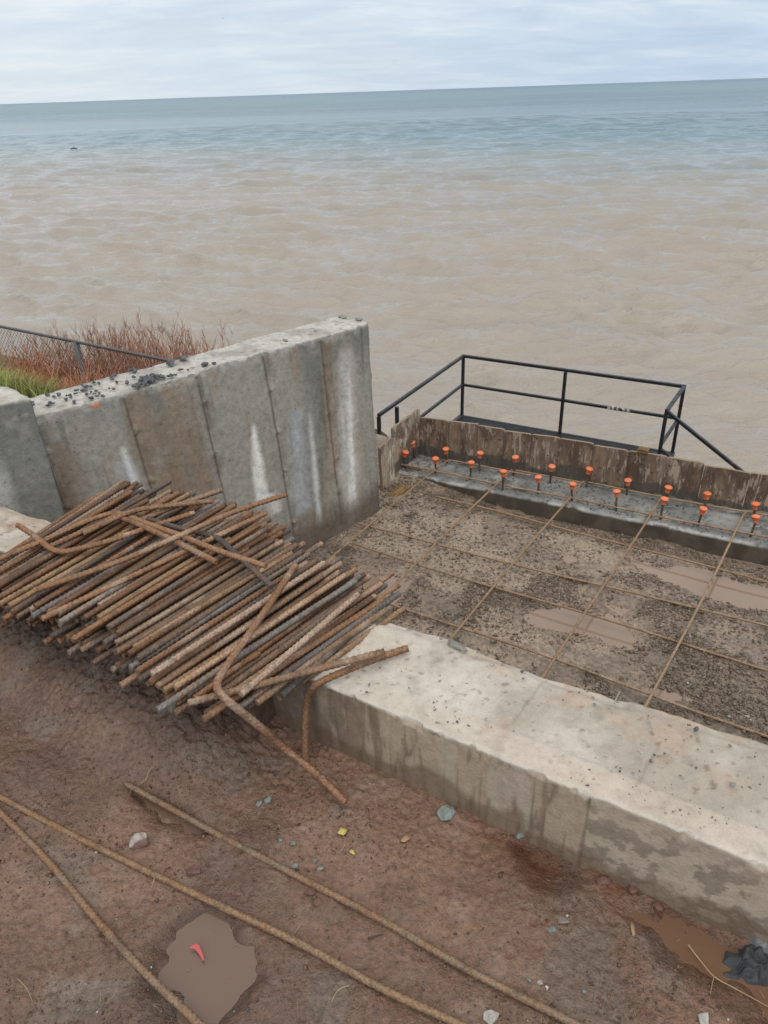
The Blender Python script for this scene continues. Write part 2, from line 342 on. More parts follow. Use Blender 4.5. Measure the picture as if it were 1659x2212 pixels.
# ------------------------------------------------------------------ the sea
SEA = -4.2
def build_sea():
    r1 = np.exp(np.linspace(math.log(7.0), math.log(190), 620)); r2 = np.exp(np.linspace(math.log(195), math.log(24000), 90)); r = np.concatenate([r1, r2])
    th = np.concatenate([np.radians(np.linspace(-85, -36, 40, endpoint=False)), np.radians(np.linspace(-36, 38, 620)), np.radians(np.linspace(38.8, 90, 40))])
    R, T = np.meshgrid(r, th, indexing='ij'); X = R*np.sin(T); Y = R*np.cos(T); Z = np.zeros_like(X)
    cell = np.maximum(np.gradient(r)[:, None]*np.ones_like(T), R*np.radians(.12)); g = np.random.default_rng(5)
    warp = fbm(np.stack([X, Y, 0*X], -1), .13, 2, 9)-.5
    group = .55+.9*fbm(np.stack([X, Y, 0*X], -1), (.16, .22, 1), 3, 21)
    HX = np.zeros_like(X); HY = np.zeros_like(Y)
    for i in range(90):
        lam = math.exp(g.uniform(math.log(.36), math.log(3.6))); k = 2*math.pi/lam
        dirn = math.radians(196+g.normal(0, 21)); kx, ky = k*math.sin(dirn), k*math.cos(dirn)
        amp = .0108*lam**.80*g.uniform(.5, 1.5); ph = g.uniform(0, 6.28)
        fade = np.clip((lam/cell-2.0)/2.5, 0, 1)
        arg = kx*X+ky*Y+ph+warp*k*.35
        Z += amp*fade*group*np.cos(arg); q = .7*amp*fade*group*np.sin(arg)
        HX -= q*math.sin(dirn); HY -= q*math.cos(dirn)
    V = np.stack([X+HX, Y+HY, Z+SEA], -1).reshape(-1, 3)
    P0, P1 = at(0, 352, SEA), at(1659, 368, SEA); dx, dy = P1[0]-P0[0], P1[1]-P0[1]; L = math.hypot(dx, dy); nx, ny = -dy/L, dx/L
    def fn(n, b):
        p = n.pos(); sp = n.new('ShaderNodeSeparateXYZ'); n.put(sp.inputs[0], p)
        dist = n.math('ADD', n.math('ADD', n.math('MULTIPLY', sp.outputs[0], nx), n.math('MULTIPLY', sp.outputs[1], ny)), -(nx*P0[0]+ny*P0[1]))
        dist = n.math('ADD', dist, n.math('MULTIPLY', n.math('SUBTRACT', n.noise(n.mapv(p, (.02, .06, 1)), 1, 5, .6), .5), 34))
        f = n.step(dist, -30, 52); f2 = n.step(dist, 60, 3500)
        c = n.mix(f, (.330, .288, .240), (.15, .265, .300))
        c = n.mix(n.step(dist, -45, 0, 0, .35), c, (.30, .235, .17)) if False else c
        c = n.mix(f2, c, (.06, .16, .215)); st_ = n.noise(n.mapv(p, (.03, .26, 1), (3, 1, 0)), 1, 7, .72); c = n.mix(n.math('MULTIPLY', n.step(st_, .42, .62), n.step(dist, -60, 60, .15, .55)), c, n.mix(1, c, (.55, .62, .68), 'MULTIPLY')); s2_ = n.noise(n.mapv(p, (.0022, .014, 1), (5, 2, 0)), 1, 8, .72); c = n.mix(n.math('MULTIPLY', n.step(s2_, .44, .60), n.step(dist, 20, 160, 0, .6)), c, n.mix(1, c, (.45, .60, .70), 'MULTIPLY'))
        c = n.mix(n.step(n.noise(n.mapv(p, (.25, .8, 1)), 1, 4), .4, .7, 0, .3), c, n.mix(1, c, (.82, .80, .78), 'MULTIPLY'))
        n.put(b.inputs['Base Color'], c)
        h1 = n.noise(n.mapv(p, (1.3, 4.2, 1), rot=(0, 0, .15)), 1, 5, .62, .3)
        h2 = n.noise(n.mapv(p, (.35, .9, 1), rot=(0, 0, .1)), 1, 4, .6)
        h3 = n.noise(n.mapv(p, (5, 13, 1)), 1, 3, .6)
        nr = n.bump(h3, .030, .9); nr = n.bump(h1, .11, .9, nr)
        far = n.new('ShaderNodeBump'); n.put(far.inputs['Height'], h2); n.put(far.inputs['Normal'], nr); far.inputs['Distance'].default_value = .7
        n.put(far.inputs['Strength'], n.step(dist, -20, 120, .0, .9))
        h4 = n.noise(n.mapv(p, (.035, .22, 1), rot=(0, 0, .05)), 1, 7, .68)
        f4 = n.new('ShaderNodeBump'); n.put(f4.inputs['Height'], h4); n.put(f4.inputs['Normal'], far.outputs[0]); f4.inputs['Distance'].default_value = 1.6; n.put(f4.inputs['Strength'], n.step(dist, -10, 90, 0, 1))
        n.put(b.inputs['Normal'], f4.outputs[0]); b.inputs['IOR'].default_value = 1.62; b.inputs['Specular IOR Level'].default_value = .5
        n.put(b.inputs['Roughness'], n.step(dist, -40, 300, .05, .30))
    mt = material('sea_water', fn, .1, .5)
    struct(link('sea', mesh('sea', V, grid_faces(len(r), len(th)), mt)))
build_sea()

# ------------------------------------------------------------------ bank behind the works (falls to the sea)
def build_bank():
    a = np.concatenate([np.linspace(-70, -10, 25), np.linspace(-9.8, 4, 140), np.linspace(4.5, 60, 25)])
    b = np.concatenate([np.linspace(-40, 1.0, 12), np.linspace(1.2, 9, 90), np.linspace(9.3, 16, 20)])
    A, B = np.meshgrid(a, b, indexing='ij'); P = W(A, B, 0)
    zl = -.30-.35*ss(B, 2.0, 3.4)-1.15*ss(B, 3.3, 5.3)-2.9*ss(B, 6, 11.5)             # grassy side, left of the tall wall
    zr = -1.05-1.6*ss(B, 4.46, 4.6)-2.4*ss(B, 5.0, 11)                                 # below the works
    f = ss(A+.27*(B-1.67), -2.95, -2.75)
    Z = zl*(1-f)+zr*f + (fbm(P, 1.2, 5, 3)-.5)*.35*ss(B, 2, 6)*(1-f*.6)
    Z = np.where((B < 1.2) & (A > -2.9), -1.1, Z)
    P = W(A, B, Z).reshape(-1, 3); n = fbm(P, 2.5, 4, 8)
    col = lerp((.13, .10, .06), (.10, .12, .05), n)
    struct(link('bank', mesh('bank', P, grid_faces(len(a), len(b)), M['bank'], True, col, np.zeros(len(P)))))
build_bank()

# ------------------------------------------------------------------ mud ground in front of the low wall
def polymask(X, Y, poly, soft):
    poly = np.array(poly); n = len(poly); d = np.full(X.shape, 1e9); ins = np.zeros(X.shape, bool)
    for i in range(n):
        p, q = poly[i], poly[(i+1) % n]; e = q-p; tt = np.clip(((X-p[0])*e[0]+(Y-p[1])*e[1])/(e@e), 0, 1)
        d = np.minimum(d, np.hypot(X-p[0]-tt*e[0], Y-p[1]-tt*e[1]))
        c = ((p[1] > Y) != (q[1] > Y)) & (X < (q[0]-p[0])*(Y-p[1])/(q[1]-p[1]+1e-12)+p[0]); ins ^= c
    return ss(np.where(ins, d, -d), -soft, soft)
def pix_poly(pts, z): return [toab(at(x, y, z)) for x, y in pts]
PUD_MUD = -.0135
pud_main = pix_poly([(345, 2035), (400, 1985), (445, 1965), (490, 1995), (530, 2050), (545, 2110), (520, 2160), (470, 2205), (400, 2218), (330, 2190), (300, 2130), (330, 2085)], 0)
pud_small = pix_poly([(290, 1712), (340, 1722), (400, 1752), (445, 1790), (400, 1790), (340, 1770)], 0)
pud_wall = pix_poly([(1120, 1822), (1170, 1828), (1230, 1850), (1250, 1880), (1210, 1915), (1160, 1905), (1125, 1870)], 0)
pud_corner = pix_poly([(1440, 1950), (1500, 1990), (1560, 2040), (1659, 2070), (1800, 2120), (1800, 2260), (1600, 2190), (1500, 2110), (1420, 2040), (1395, 1980)], 0)
def mud_height(A, B, P, detail=True):
    z = (fbm(P, 2.2, 3, 41)-.5)*.05
    near = ss(B, .95, 1.15); pile = ss(-A, 1.02, 1.35)*ss(B, .74, 1.06)
    z = z + pile*.135 - .012*near*(1-pile)
    clump = np.clip(.08+pile*1.1+ss(B, .85, 1.1)*.5+.35*ss(fbm(P, 3.1, 2, 77), .5, .7), 0, 1.5)
    if detail:
        z = z + (fbm(P, 11, 3, 55)-.5)*.016 + np.abs(fbm(P, 34, 3, 5)-.5)*(-.022)*clump + (fbm(P, 75, 3, 15)-.5)*.012*clump
        pits = ss(fbm(P, 60, 2, 91), .66, .80); z = z-.004*pits
    for poly in (pud_main, pud_small, pud_wall, pud_corner):
        big = polymask(A, B, poly, .13) if poly is not pud_small else polymask(A, B, poly, .07)
        k = np.clip(polymask(A, B, poly, .045), 0, 1); z = z*(1-.9*np.clip(big*1.6, 0, 1))+np.clip(big*1.6, 0, 1)*(.004+(fbm(P, 10, 4, 141)-.5)*.050)-.030*k
    return z
def build_mud():
    a = np.concatenate([np.linspace(-60, -3.2, 30), np.linspace(-3.1, -2.5, 30), np.linspace(-2.49, .55, 640), np.linspace(.57, 1.4, 40), np.linspace(1.5, 60, 30)])
    b = np.concatenate([np.linspace(-60, -.6, 25), np.linspace(-.55, .14, 40), np.linspace(.15, 1.20, 235)])
    A, B = np.meshgrid(a, b, indexing='ij'); P = W(A, B, 0); Z = mud_height(A, B, P)
    slope = np.abs(np.gradient(Z, axis=0))+np.abs(np.gradient(Z, axis=1))
    V = W(A, B, Z).reshape(-1, 3); Pf = P.reshape(-1, 3); Af, Bf, Zf = A.ravel(), B.ravel(), Z.ravel()
    n = fbm(Pf, 2.6, 4, 12); n2 = fbm(Pf, 14, 4, 13); n3 = fbm(Pf, 5, 4, 14)
    col = lerp((.215, .130, .090), (.155, .093, .064), ss(n, .35, .65))
    col = lerp(col, np.array((.25, .175, .135)), ss(n2, .55, .75)*.5)
    col = lerp(col, np.array((.105, .062, .045)), ss(n3, .52, .70)*.55)
    bank = ss(-Af, 1.0, 1.3)*ss(Bf, .84, 1.0); col = lerp(col, np.array((.050, .032, .025)), bank*.75)  # dark wet soil, with the contact shadow under the pile painted into its colour
    red = np.clip(ss(Bf, 1.0, 1.16)*ss(Af, -.75, -.2)*.9+.35*ss(Af, -.1, .3)*ss(Bf, .7, 1.1), 0, 1)*ss(n3, .3, .6)
    col = lerp(col, np.array((.165, .070, .036)), red)
    grey = ss(fbm(Pf, 7, 3, 99), .62, .75)*ss(-Af, -1, .2); col = lerp(col, np.array((.16, .15, .13)), grey*.35)
    wet = ss(n, .38, .62)*.75+.25
    for poly in (pud_main, pud_small, pud_wall, pud_corner):
        big = polymask(A, B, poly, .06 if poly is not pud_small else .03).ravel(); mg = ss(big, .05, .5)*(.6+.8*n2); col = lerp(col, col*np.array((.62, .58, .55)), np.clip(mg, 0, 1)); wet = wet+mg
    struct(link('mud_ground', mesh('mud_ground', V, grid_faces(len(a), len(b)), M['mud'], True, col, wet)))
    return
build_mud()
def flat_sheet(name, poly_ab, z, mt, grow=1.25):
    p = np.array(poly_ab); c = p.mean(0); p = c+(p-c)*grow; V = W(p[:, 0], p[:, 1], z)
    struct(put(name, V, [tuple(range(len(V)))], mt, smooth=False))
for nm, pl, mt in (('puddle', pud_main, 'puddle_mud'), ('puddle', pud_small, 'puddle_mud'), ('puddle', pud_wall, 'puddle_orange'), ('puddle', pud_corner, 'puddle_orange')):
    flat_sheet(nm, pl, PUD_MUD-(.007 if mt == 'puddle_orange' else 0), M[mt], 1.35)

# ------------------------------------------------------------------ gravel floor behind the low wall
WATER = -.700
gp = [pix_poly([(1345, 1205), (1440, 1218), (1530, 1225), (1659, 1256), (1900, 1310), (1900, 1390), (1659, 1332), (1600, 1325), (1508, 1300), (1430, 1262), (1378, 1230)], WATER),
      pix_poly([(1130, 1318), (1165, 1303), (1215, 1300), (1290, 1318), (1345, 1345), (1385, 1385), (1370, 1412), (1320, 1395), (1262, 1372), (1205, 1365), (1140, 1345)], WATER),
      pix_poly([(660, 1235), (720, 1215), (790, 1225), (820, 1250), (905, 1245), (900, 1285), (870, 1330), (830, 1345), (700, 1345), (600, 1300)], WATER),
      pix_poly([(1340, 1475), (1420, 1470), (1500, 1490), (1570, 1520), (1540, 1540), (1450, 1530), (1370, 1515)], WATER),
      pix_poly([(1205, 1200), (1240, 1198), (1255, 1212), (1225, 1222)], WATER),
      pix_poly([(1285, 1300), (1330, 1298), (1375, 1320), (1340, 1330)], WATER)]
def pit_height(A, B, P, detail=True):
    fb = 3.90+.055*(A+2.3)
    z = -.686+(fbm(P, 1.8, 3, 61)-.5)*.022-.105*ss(B, fb-.30, fb-.03)*ss(A, -2.2, -1.6)
    rough = ss(fbm(P, 2.9, 4, 63), .44, .60)
    z = z+rough*.016
    if detail: z = z+(fbm(P, 16, 3, 65)-.5)*.014*(.35+rough)+(fbm(P, 50, 3, 66)-.5)*.010*(.25+rough)
    for i, pl in enumerate(gp):
        k = polymask(A, B, pl, .10); z = z*(1-.75*k)+(-.716)*.75*k
    return z, rough
def build_pit():
    a = np.concatenate([np.linspace(-2.95, -2.3, 40), np.linspace(-2.29, .35, 420), np.linspace(.37, 3.5, 60)])
    b = np.concatenate([np.linspace(1.42, 2.35, 40), np.linspace(2.36, 4.0, 290), np.linspace(4.02, 4.4, 10)])
    A, B = np.meshgrid(a, b, indexing='ij'); P = W(A, B, 0); Z, rough = pit_height(A, B, P)
    Z = np.maximum(Z, -.95)
    V = W(A, B, Z).reshape(-1, 3); Pf = P.reshape(-1, 3); r = rough.ravel()
    n = fbm(Pf, 6, 4, 70); low = ss(-Z.ravel(), .690, .702)
    col = lerp((.345, .270, .205), (.250, .195, .148), ss(n, .35, .65))
    col = lerp(col, np.array((.130, .105, .082)), r*.42); col = lerp(col, np.array((.25, .175, .13)), low*.5)
    wet = .35+.5*low+.2*ss(n, .5, .7)-.2*r
    struct(link('gravel_floor', mesh('gravel_floor', V, grid_faces(len(a), len(b)), M['gravel_ground'], True, col, wet)))
    for pl in gp: flat_sheet('puddle', pl, WATER, M['puddle'], 1.16)
build_pit()

# scattered chips: many small angular stones as one mesh
OCT = np.array([(1, 0, 0), (-1, 0, 0), (0, 1, 0), (0, -1, 0), (0, 0, 1), (0, 0, -1), (.62, .62, .5), (-.62, .6, -.45)])
OF = [(0, 2, 6), (2, 4, 6), (4, 0, 6), (2, 7, 4), (7, 1, 4), (2, 5, 7), (5, 1, 7), (1, 3, 4), (3, 0, 4), (2, 0, 5), (3, 1, 5), (0, 3, 5)]
OF = np.array(OF)
def chips(name, P, size, col, mt, flat=.6, kind='stuff'):
    n = len(P); g = np.random.default_rng(n)
    v = OCT[None]*(1+g.uniform(-.4, .4, (n, 8, 3))); v = v*np.stack([g.uniform(.7, 1.3, n), g.uniform(.5, 1, n), g.uniform(.3, .8, n)*flat/.6], 1)[:, None]
    an = g.uniform(0, 6.28, n); tl = g.normal(0, .35, n); c_, s_ = np.cos(an), np.sin(an); ct, st = np.cos(tl), np.sin(tl)
    x, y, z = v[..., 0], v[..., 1], v[..., 2]; y, z = y*ct[:, None]-z*st[:, None], y*st[:, None]+z*ct[:, None]
    x, y = x*c_[:, None]-y*s_[:, None], x*s_[:, None]+y*c_[:, None]
    v = np.stack([x, y, z], -1)*size[:, None, None]/2+P[:, None]
    F = (OF[None]+np.arange(n)[:, None, None]*8).reshape(-1, 3)
    o = link(name, mesh(name, v.reshape(-1, 3), F, mt, False, np.repeat(col, 8, 0))); return struct(o, kind)
def gravel():
    g = np.random.default_rng(3); N = 130000; A = g.uniform(-2.35, .5, N); B = g.uniform(2.3, 4.02, N)
    P = W(A, B, 0); Z, r = pit_height(A, B, P); keep = (g.uniform(0, 1, N) < (.13+.62*r**1.3+.5*ss(B, 3.5, 3.9))); wm = np.zeros(N)
    for pl in gp: wm = np.maximum(wm, polymask(A, B, pl, .08))
    keep &= ~((wm > .3) & (Z < WATER-.002))
    clus = fbm(P, 9, 2, 33); keep &= clus > g.uniform(.22, .62, N)
    P = W(A, B, Z)[keep]; n = len(P); sz = np.clip(g.lognormal(math.log(.0085), .5, n), .004, .026); P[:, 2] += sz*.15
    t_ = g.uniform(0, 1, n)[:, None]; tone = g.uniform(.7, 1.25, n)[:, None]
    col = ((1-t_)*np.array((.240, .185, .138))+t_*np.array((.135, .105, .082)))*tone
    pale = g.uniform(0, 1, n) > .975; col[pale] = (.36, .34, .31); 
    chips('gravel', P, sz, col, M['chips'])
gravel()
def pebbles():
    g = np.random.default_rng(8); N = 46000; A = g.uniform(-2.4, .5, N); B = g.uniform(.15, 1.17, N); P = W(A, B, 0)
    dens = .22+.9*ss(fbm(P, 4.0, 3, 71), .45, .65)+.5*ss(-A, 1.0, 1.3)*ss(B, .7, .9)
    Z = mud_height(A, B, P); k = (g.uniform(0, 1.5, N) < dens) & (Z > PUD_MUD-.001); P = W(A, B, Z)[k]; n = len(P)
    sz = np.clip(g.lognormal(math.log(.0034), .52, n), .0018, .013); P[:, 2] += sz*.1
    t_ = g.uniform(0, 1, n)[:, None]; col = ((1-t_)*np.array((.20, .12, .085))+t_*np.array((.085, .052, .040)))*g.uniform(.75, 1.3, n)[:, None]
    q = g.uniform(0, 1, n); col[q > .965] = (.27, .22, .17); col[q > .982] = (.20, .26, .24); col[(q > .995)] = (.55, .53, .48)
    col[(q > .9) & (q < .93)] = (.12, .11, .10)
    chips('pebbles', P, sz, col, M['chips'])
    n = 700; A = g.uniform(-2.3, .4, n); B = g.uniform(.2, 1.15, n); Z = mud_height(A, B, W(A, B, 0)); parts = []
    for i in range(n):
        p = W(A[i], B[i], max(Z[i], PUD_MUD)+.001); an = g.uniform(0, 6.28); L = g.uniform(.004, .016)
        d_ = np.array([math.cos(an), math.sin(an), g.uniform(-.05, .15)])*L; mid = p+d_*.5+np.array([d_[1], -d_[0], 0])*g.uniform(-.25, .25)
        parts.append(tube([p, mid, p+d_], .0005, 4))
    V, F = merge(parts); struct(link('straw_bits', mesh('straw_bits', V, F, M['twig'])), 'stuff')
pebbles()

# ------------------------------------------------------------------ the tall retaining wall
def crumble(q, P, u_ax, amp=.012, soft=.02, lens=(1, 1, 1), seed=0):
    """pull points near the block's long edges inward by a noisy amount, plus an all-over unevenness."""
    return P
def build_tall_wall():
    zt, zb = .468, -.95
    T0, T1 = np.array([-2.775, 1.60]), np.array([-2.237, 3.492]); K0, K1 = np.array([-3.0, 1.72]), np.array([-2.472, 3.552])
    B1 = np.array([-2.125, 3.385]); dirb = np.array([.139, .65]); B0 = B1-dirb/dirb[1]*(B1[1]-1.60)
    BK0, BK1 = B0+(K0-T0)*1.3, B1+(K1-T1)*1.3
    cn = [[[W(*B0, zb), W(*B1, zb)], [W(*BK0, zb), W(*BK1, zb)]], [[W(*T0, zt), W(*T1, zt)], [W(*K0, zt), W(*K1, zt)]]]
    q, P, F = hexa(cn, np.linspace(0, 1, 400), np.linspace(0, 1, 48), np.concatenate([[0], np.linspace(.14, 1, 250)]))
    u, v, w_ = q.T; L = 1.96; X = u*L; Zh = P[:, 2]
    ix = np.array([at(65, 902, zt), at(257, 845, zt), at(425, 806, zt), at(567, 762, zt), at(695, 729, zt)]); fr = W(*T0, zt); dr = W(*T1, zt)-fr
    seams = [float((s_-fr)@dr/(dr@dr)*L) for s_ in ix]
    nrm = np.cross(dr/np.linalg.norm(dr), [0, 0, 1.]); 
    front = ss(.06-v, 0, .05)
    out = (fbm(P, (3, 3, 2), 3, 4)-.5)*.02+(fbm(P, 14, 3, 6)-.5)*.005
    wob = (fbm(np.stack([0*X, Zh, 0*X], 1), 6, 3, 2)-.5)*.012
    side = np.zeros_like(X)
    for i, s_ in enumerate(seams):
        d_ = X-s_-wob; out += .006*np.exp(-(d_/.004)**2)*(fbm(P, 30, 2, 9+i)); out -= .004*np.exp(-((d_-.008)/.005)**2)
        side += (.5-(X < s_))*0
        for zz_ in (.30, .05, -.2, -.45):                                                   # tie lumps along the seam
            rr = ((d_-.01)/.022)**2+((Zh-zz_-.03*math.sin(i*3+zz_*9))/.018)**2
            out += np.exp(-rr)*.012*(fbm(P, 55, 3, 30)*1.6-.3)
        out += .006*(i % 2)*ss(X, s_, s_+.01)-.006*(i % 2)*ss(X, s_+.42, s_+.43)
    D = nrm[None]*(out*front)[:, None]
    # crumbled arrises and uneven top
    te = ss(1-w_, .02, 0); te = 1-ss(1-w_, 0, .03); e1 = te*ss(.05-v, 0, .05)+te*ss(v-.95, 0, .05)
    D[:, 2] -= e1*(.001+.010*ss(fbm(P, 22, 3, 50), .55, .75))
    D[:, 2] += te*((fbm(P, 8, 4, 51)-.5)*.008+(fbm(P, 3, 2, 52)-.5)*.014)
    D += -nrm[None]*(e1*ss(.2-v, 0, .2)*.006*ss(fbm(P, 26, 3, 53), .5, .7))[:, None]
    ee = ss(u-.985, 0, .015)*front; D += -nrm[None]*(ee*.02*fbm(P, 18, 3, 54))[:, None]
    P2 = P+D
    # colour: stains and efflorescence on the formed face
    n1 = fbm(np.stack([X*3.2, Zh*.9, v], 1), 1, 5, 101); n2 = fbm(np.stack([X*10, Zh*1.2, v], 1), 1, 5, 102); n3 = fbm(np.stack([X*9, Zh*7, v], 1), 1, 5, 103); n4 = fbm(np.stack([X*28, Zh*2.2, v], 1), 1, 4, 104)
    c = lerp((.315, .300, .262), (.195, .193, .168), ss(n1, .38, .62))
    c = lerp(c, np.array((.30, .22, .155)), ss(n2, .47, .66)*.7)
    c = lerp(c, np.array((.30, .285, .25)), ss(n3, .58, .72)*.5)
    c = lerp(c, np.array((.10, .085, .07)), ss(n4, .62, .8)*.45)
    def U(px, py): # face coordinates of a photo point on the front face
        best = None
        for _ in range(1):
            r_ = at(px, py, 0)-EYE; p0 = W(*T0, zt); nn = np.cross(dr, W(*B1, zb)-W(*T1, zt)); s_ = ((p0-EYE)@nn)/(r_@nn); hit = EYE+r_*s_
            return float((hit-fr)@dr/(dr@dr)*L), float(hit[2])
    def streak(x0, y0, x1, y1, w0, w1, colr, amt, soft=.5, seed=0):
        nonlocal c
        (ua, za), (ub_, zb_) = U(x0, y0), U(x1, y1); f_ = np.clip((za-Zh)/(za-zb_), -.2, 1.4); cxn = ua+(ub_-ua)*f_
        wd = (w0+(w1-w0)*np.clip(f_, 0, 1)**.7)*(.55+.9*fbm(np.stack([X*7, Zh*9, v], 1), 1, 4, 200+seed))
        d_ = np.abs(X-cxn+.02*(fbm(np.stack([X*0, Zh*4, v], 1), 1, 3, 210+seed)-.5))
        k = ss(wd-d_, -.018*soft, .028*soft)*ss(f_, -.01, .05)*(1-ss(f_, 1.0, 1.12))*amt*(.6+.5*fbm(np.stack([X*40, Zh*6, v], 1), 1, 3, 220+seed))
        c = lerp(c, np.array(colr), np.clip(k, 0, 1))
    wh = (.80, .80, .75); bl = (.50, .54, .62)
    streak(258, 960, 300, 1090, .006, .035, wh, 1.0, 1, 1); streak(255, 990, 285, 1095, .03, .10, bl, .5, 3, 2)
    streak(543, 912, 560, 1075, .006, .050, wh, .95, .8, 3); streak(580, 1060, 595, 1100, .02, .04, wh, .8, 2, 4)
    streak(669, 890, 692, 1110, .006, .022, wh, .95, 1, 5); streak(640, 880, 650, 1090, .03, .075, bl, .55, 3, 6)
    streak(748, 745, 765, 1130, .045, .105, (.58, .56, .52), .85, 2.5, 7); streak(757, 800, 770, 1090, .008, .030, (.82, .82, .78), .8, 1.2, 17); streak(715, 960, 712, 1120, .01, .05, (.42, .33, .26), .7, 3, 8)
    streak(762, 880, 775, 1080, .003, .012, wh, .9, .8, 9); streak(725, 780, 722, 1000, .02, .045, (.36, .29, .23), .7, 2, 10)
    streak(120, 950, 150, 1100, .03, .10, (.21, .13, .085), .75, 3, 11); streak(330, 900, 380, 1060, .02, .07, (.20, .135, .09), .7, 3, 12)
    streak(150, 900, 165, 930, .04, .06, (.33, .31, .26), .5, 3, 13); streak(400, 850, 440, 1050, .02, .05, (.22, .15, .10), .6, 3, 14)
    streak(690, 800, 700, 1100, .01, .03, (.13, .12, .10), .5, 2, 15)
    for s_ in seams: 
        k = np.exp(-((X-s_-wob)/.006)**2)*.75*(1-(v > .02)); c = lerp(c, np.array((.075, .06, .05)), k)
        k = np.exp(-((X-s_-wob-.02)/.03)**2)*.45*ss(n3, .4, .6); c = lerp(c, np.array((.13, .095, .07)), k)
    us_, zs_ = U(203, 872); k = ss(.022-np.hypot(X-us_, Zh-zs_)-.016*(n3-.5), 0, .010)*front; c = lerp(c, np.array((.62, .20, .06)), k*.9)
    damp = ss(-Zh-.16*(n2-.5), .44, .60); c = lerp(c, np.array((.125, .095, .072)), damp*.85)     # soil splash at the foot
    top = ss(w_, .985, .999); tn = fbm(P, 9, 5, 120)
    ct = lerp((.46, .45, .41), (.33, .32, .29), ss(tn, .4, .65)); ct = lerp(ct, np.array((.20, .185, .16)), ss(fbm(P, 30, 4, 121), .6, .72)*.5)
    c = lerp(c, ct, top); c = lerp(c, np.array((.42, .41, .37)), ss(w_, .955, .99)*ss(fbm(P, 25, 3, 122), .5, .6)*.6*(1-top))
    put('retaining_wall', P2, F, M['tall_concrete'], base=np.array([*W(-2.4, 2.6)[:2], zb]), col=c, wet=damp*.3)
    return tag(bpy.data.objects['retaining_wall'], 'tall grey streaked concrete retaining wall running out to the water', 'wall')
build_tall_wall()
def build_left_wall():
    zt, zb = .60, -.3
    f1, f0 = np.array([-2.632, 1.618]), np.array([-3.25, -.25]); k1, k0 = np.array([-2.853, 1.668]), np.array([-3.49, -.17])
    bf1, bf0 = f1+np.array([.06, -.02]), f0+np.array([.06, 0]); bk1, bk0 = k1, k0
    cn = [[[W(*bf0, zb), W(*bf1, zb)], [W(*bk0, zb), W(*bk1, zb)]], [[W(*f0, zt), W(*f1, zt)], [W(*k0, zt), W(*k1, zt)]]]
    q, P, F = hexa(cn, np.linspace(0, 1, 260), np.linspace(0, 1, 36), np.linspace(0, 1, 140)); u, v, w_ = q.T
    te = 1-ss(1-w_, 0, .05); D = np.zeros_like(P); D += noisevec(P, 5, 60)*.012+noisevec(P, 30, 61)*.003
    D[:, 2] += te*(fbm(P, 9, 4, 62)-.5)*.012-.5*te*(ss(.1-v, 0, .1)+ss(v-.9, 0, .1)+ss(u-.985, 0, .015))*.022*fbm(P, 22, 3, 63)
    X = u*2; Zh = P[:, 2]
    n1 = fbm(np.stack([X*3, Zh, v], 1), 1, 5, 111); n2 = fbm(np.stack([X*9, Zh*1.2, v], 1), 1, 5, 112)
    c = lerp((.26, .255, .225), (.165, .168, .152), ss(n1, .35, .65)); c = lerp(c, np.array((.20, .15, .11)), ss(n2, .52, .7)*.6)
    c = lerp(c, np.array((.46, .46, .43)), ss(fbm(np.stack([X*6, Zh*1.5, v], 1), 1, 3, 115)-.22*Zh, .48, .66)*.8*ss(-Zh, -.50, -.30))
    c = lerp(c, np.array((.36, .34, .29)), ss(fbm(P, 12, 4, 113), .56, .66)*.6*ss(Zh, .38, .55)); top = ss(w_, .985, .999)
    c = lerp(c, lerp((.50, .49, .44), (.36, .35, .31), ss(fbm(P, 10, 4, 114), .4, .65)), top)
    o = put('wall_segment', P+D, F, M['tall_concrete'], base=np.array([*W(-2.8, 1.2)[:2], zb]), col=c, wet=np.zeros(len(P)))
    tag(o, 'raised grey concrete wall segment at the left edge, one step higher than the long wall', 'wall')
build_left_wall()

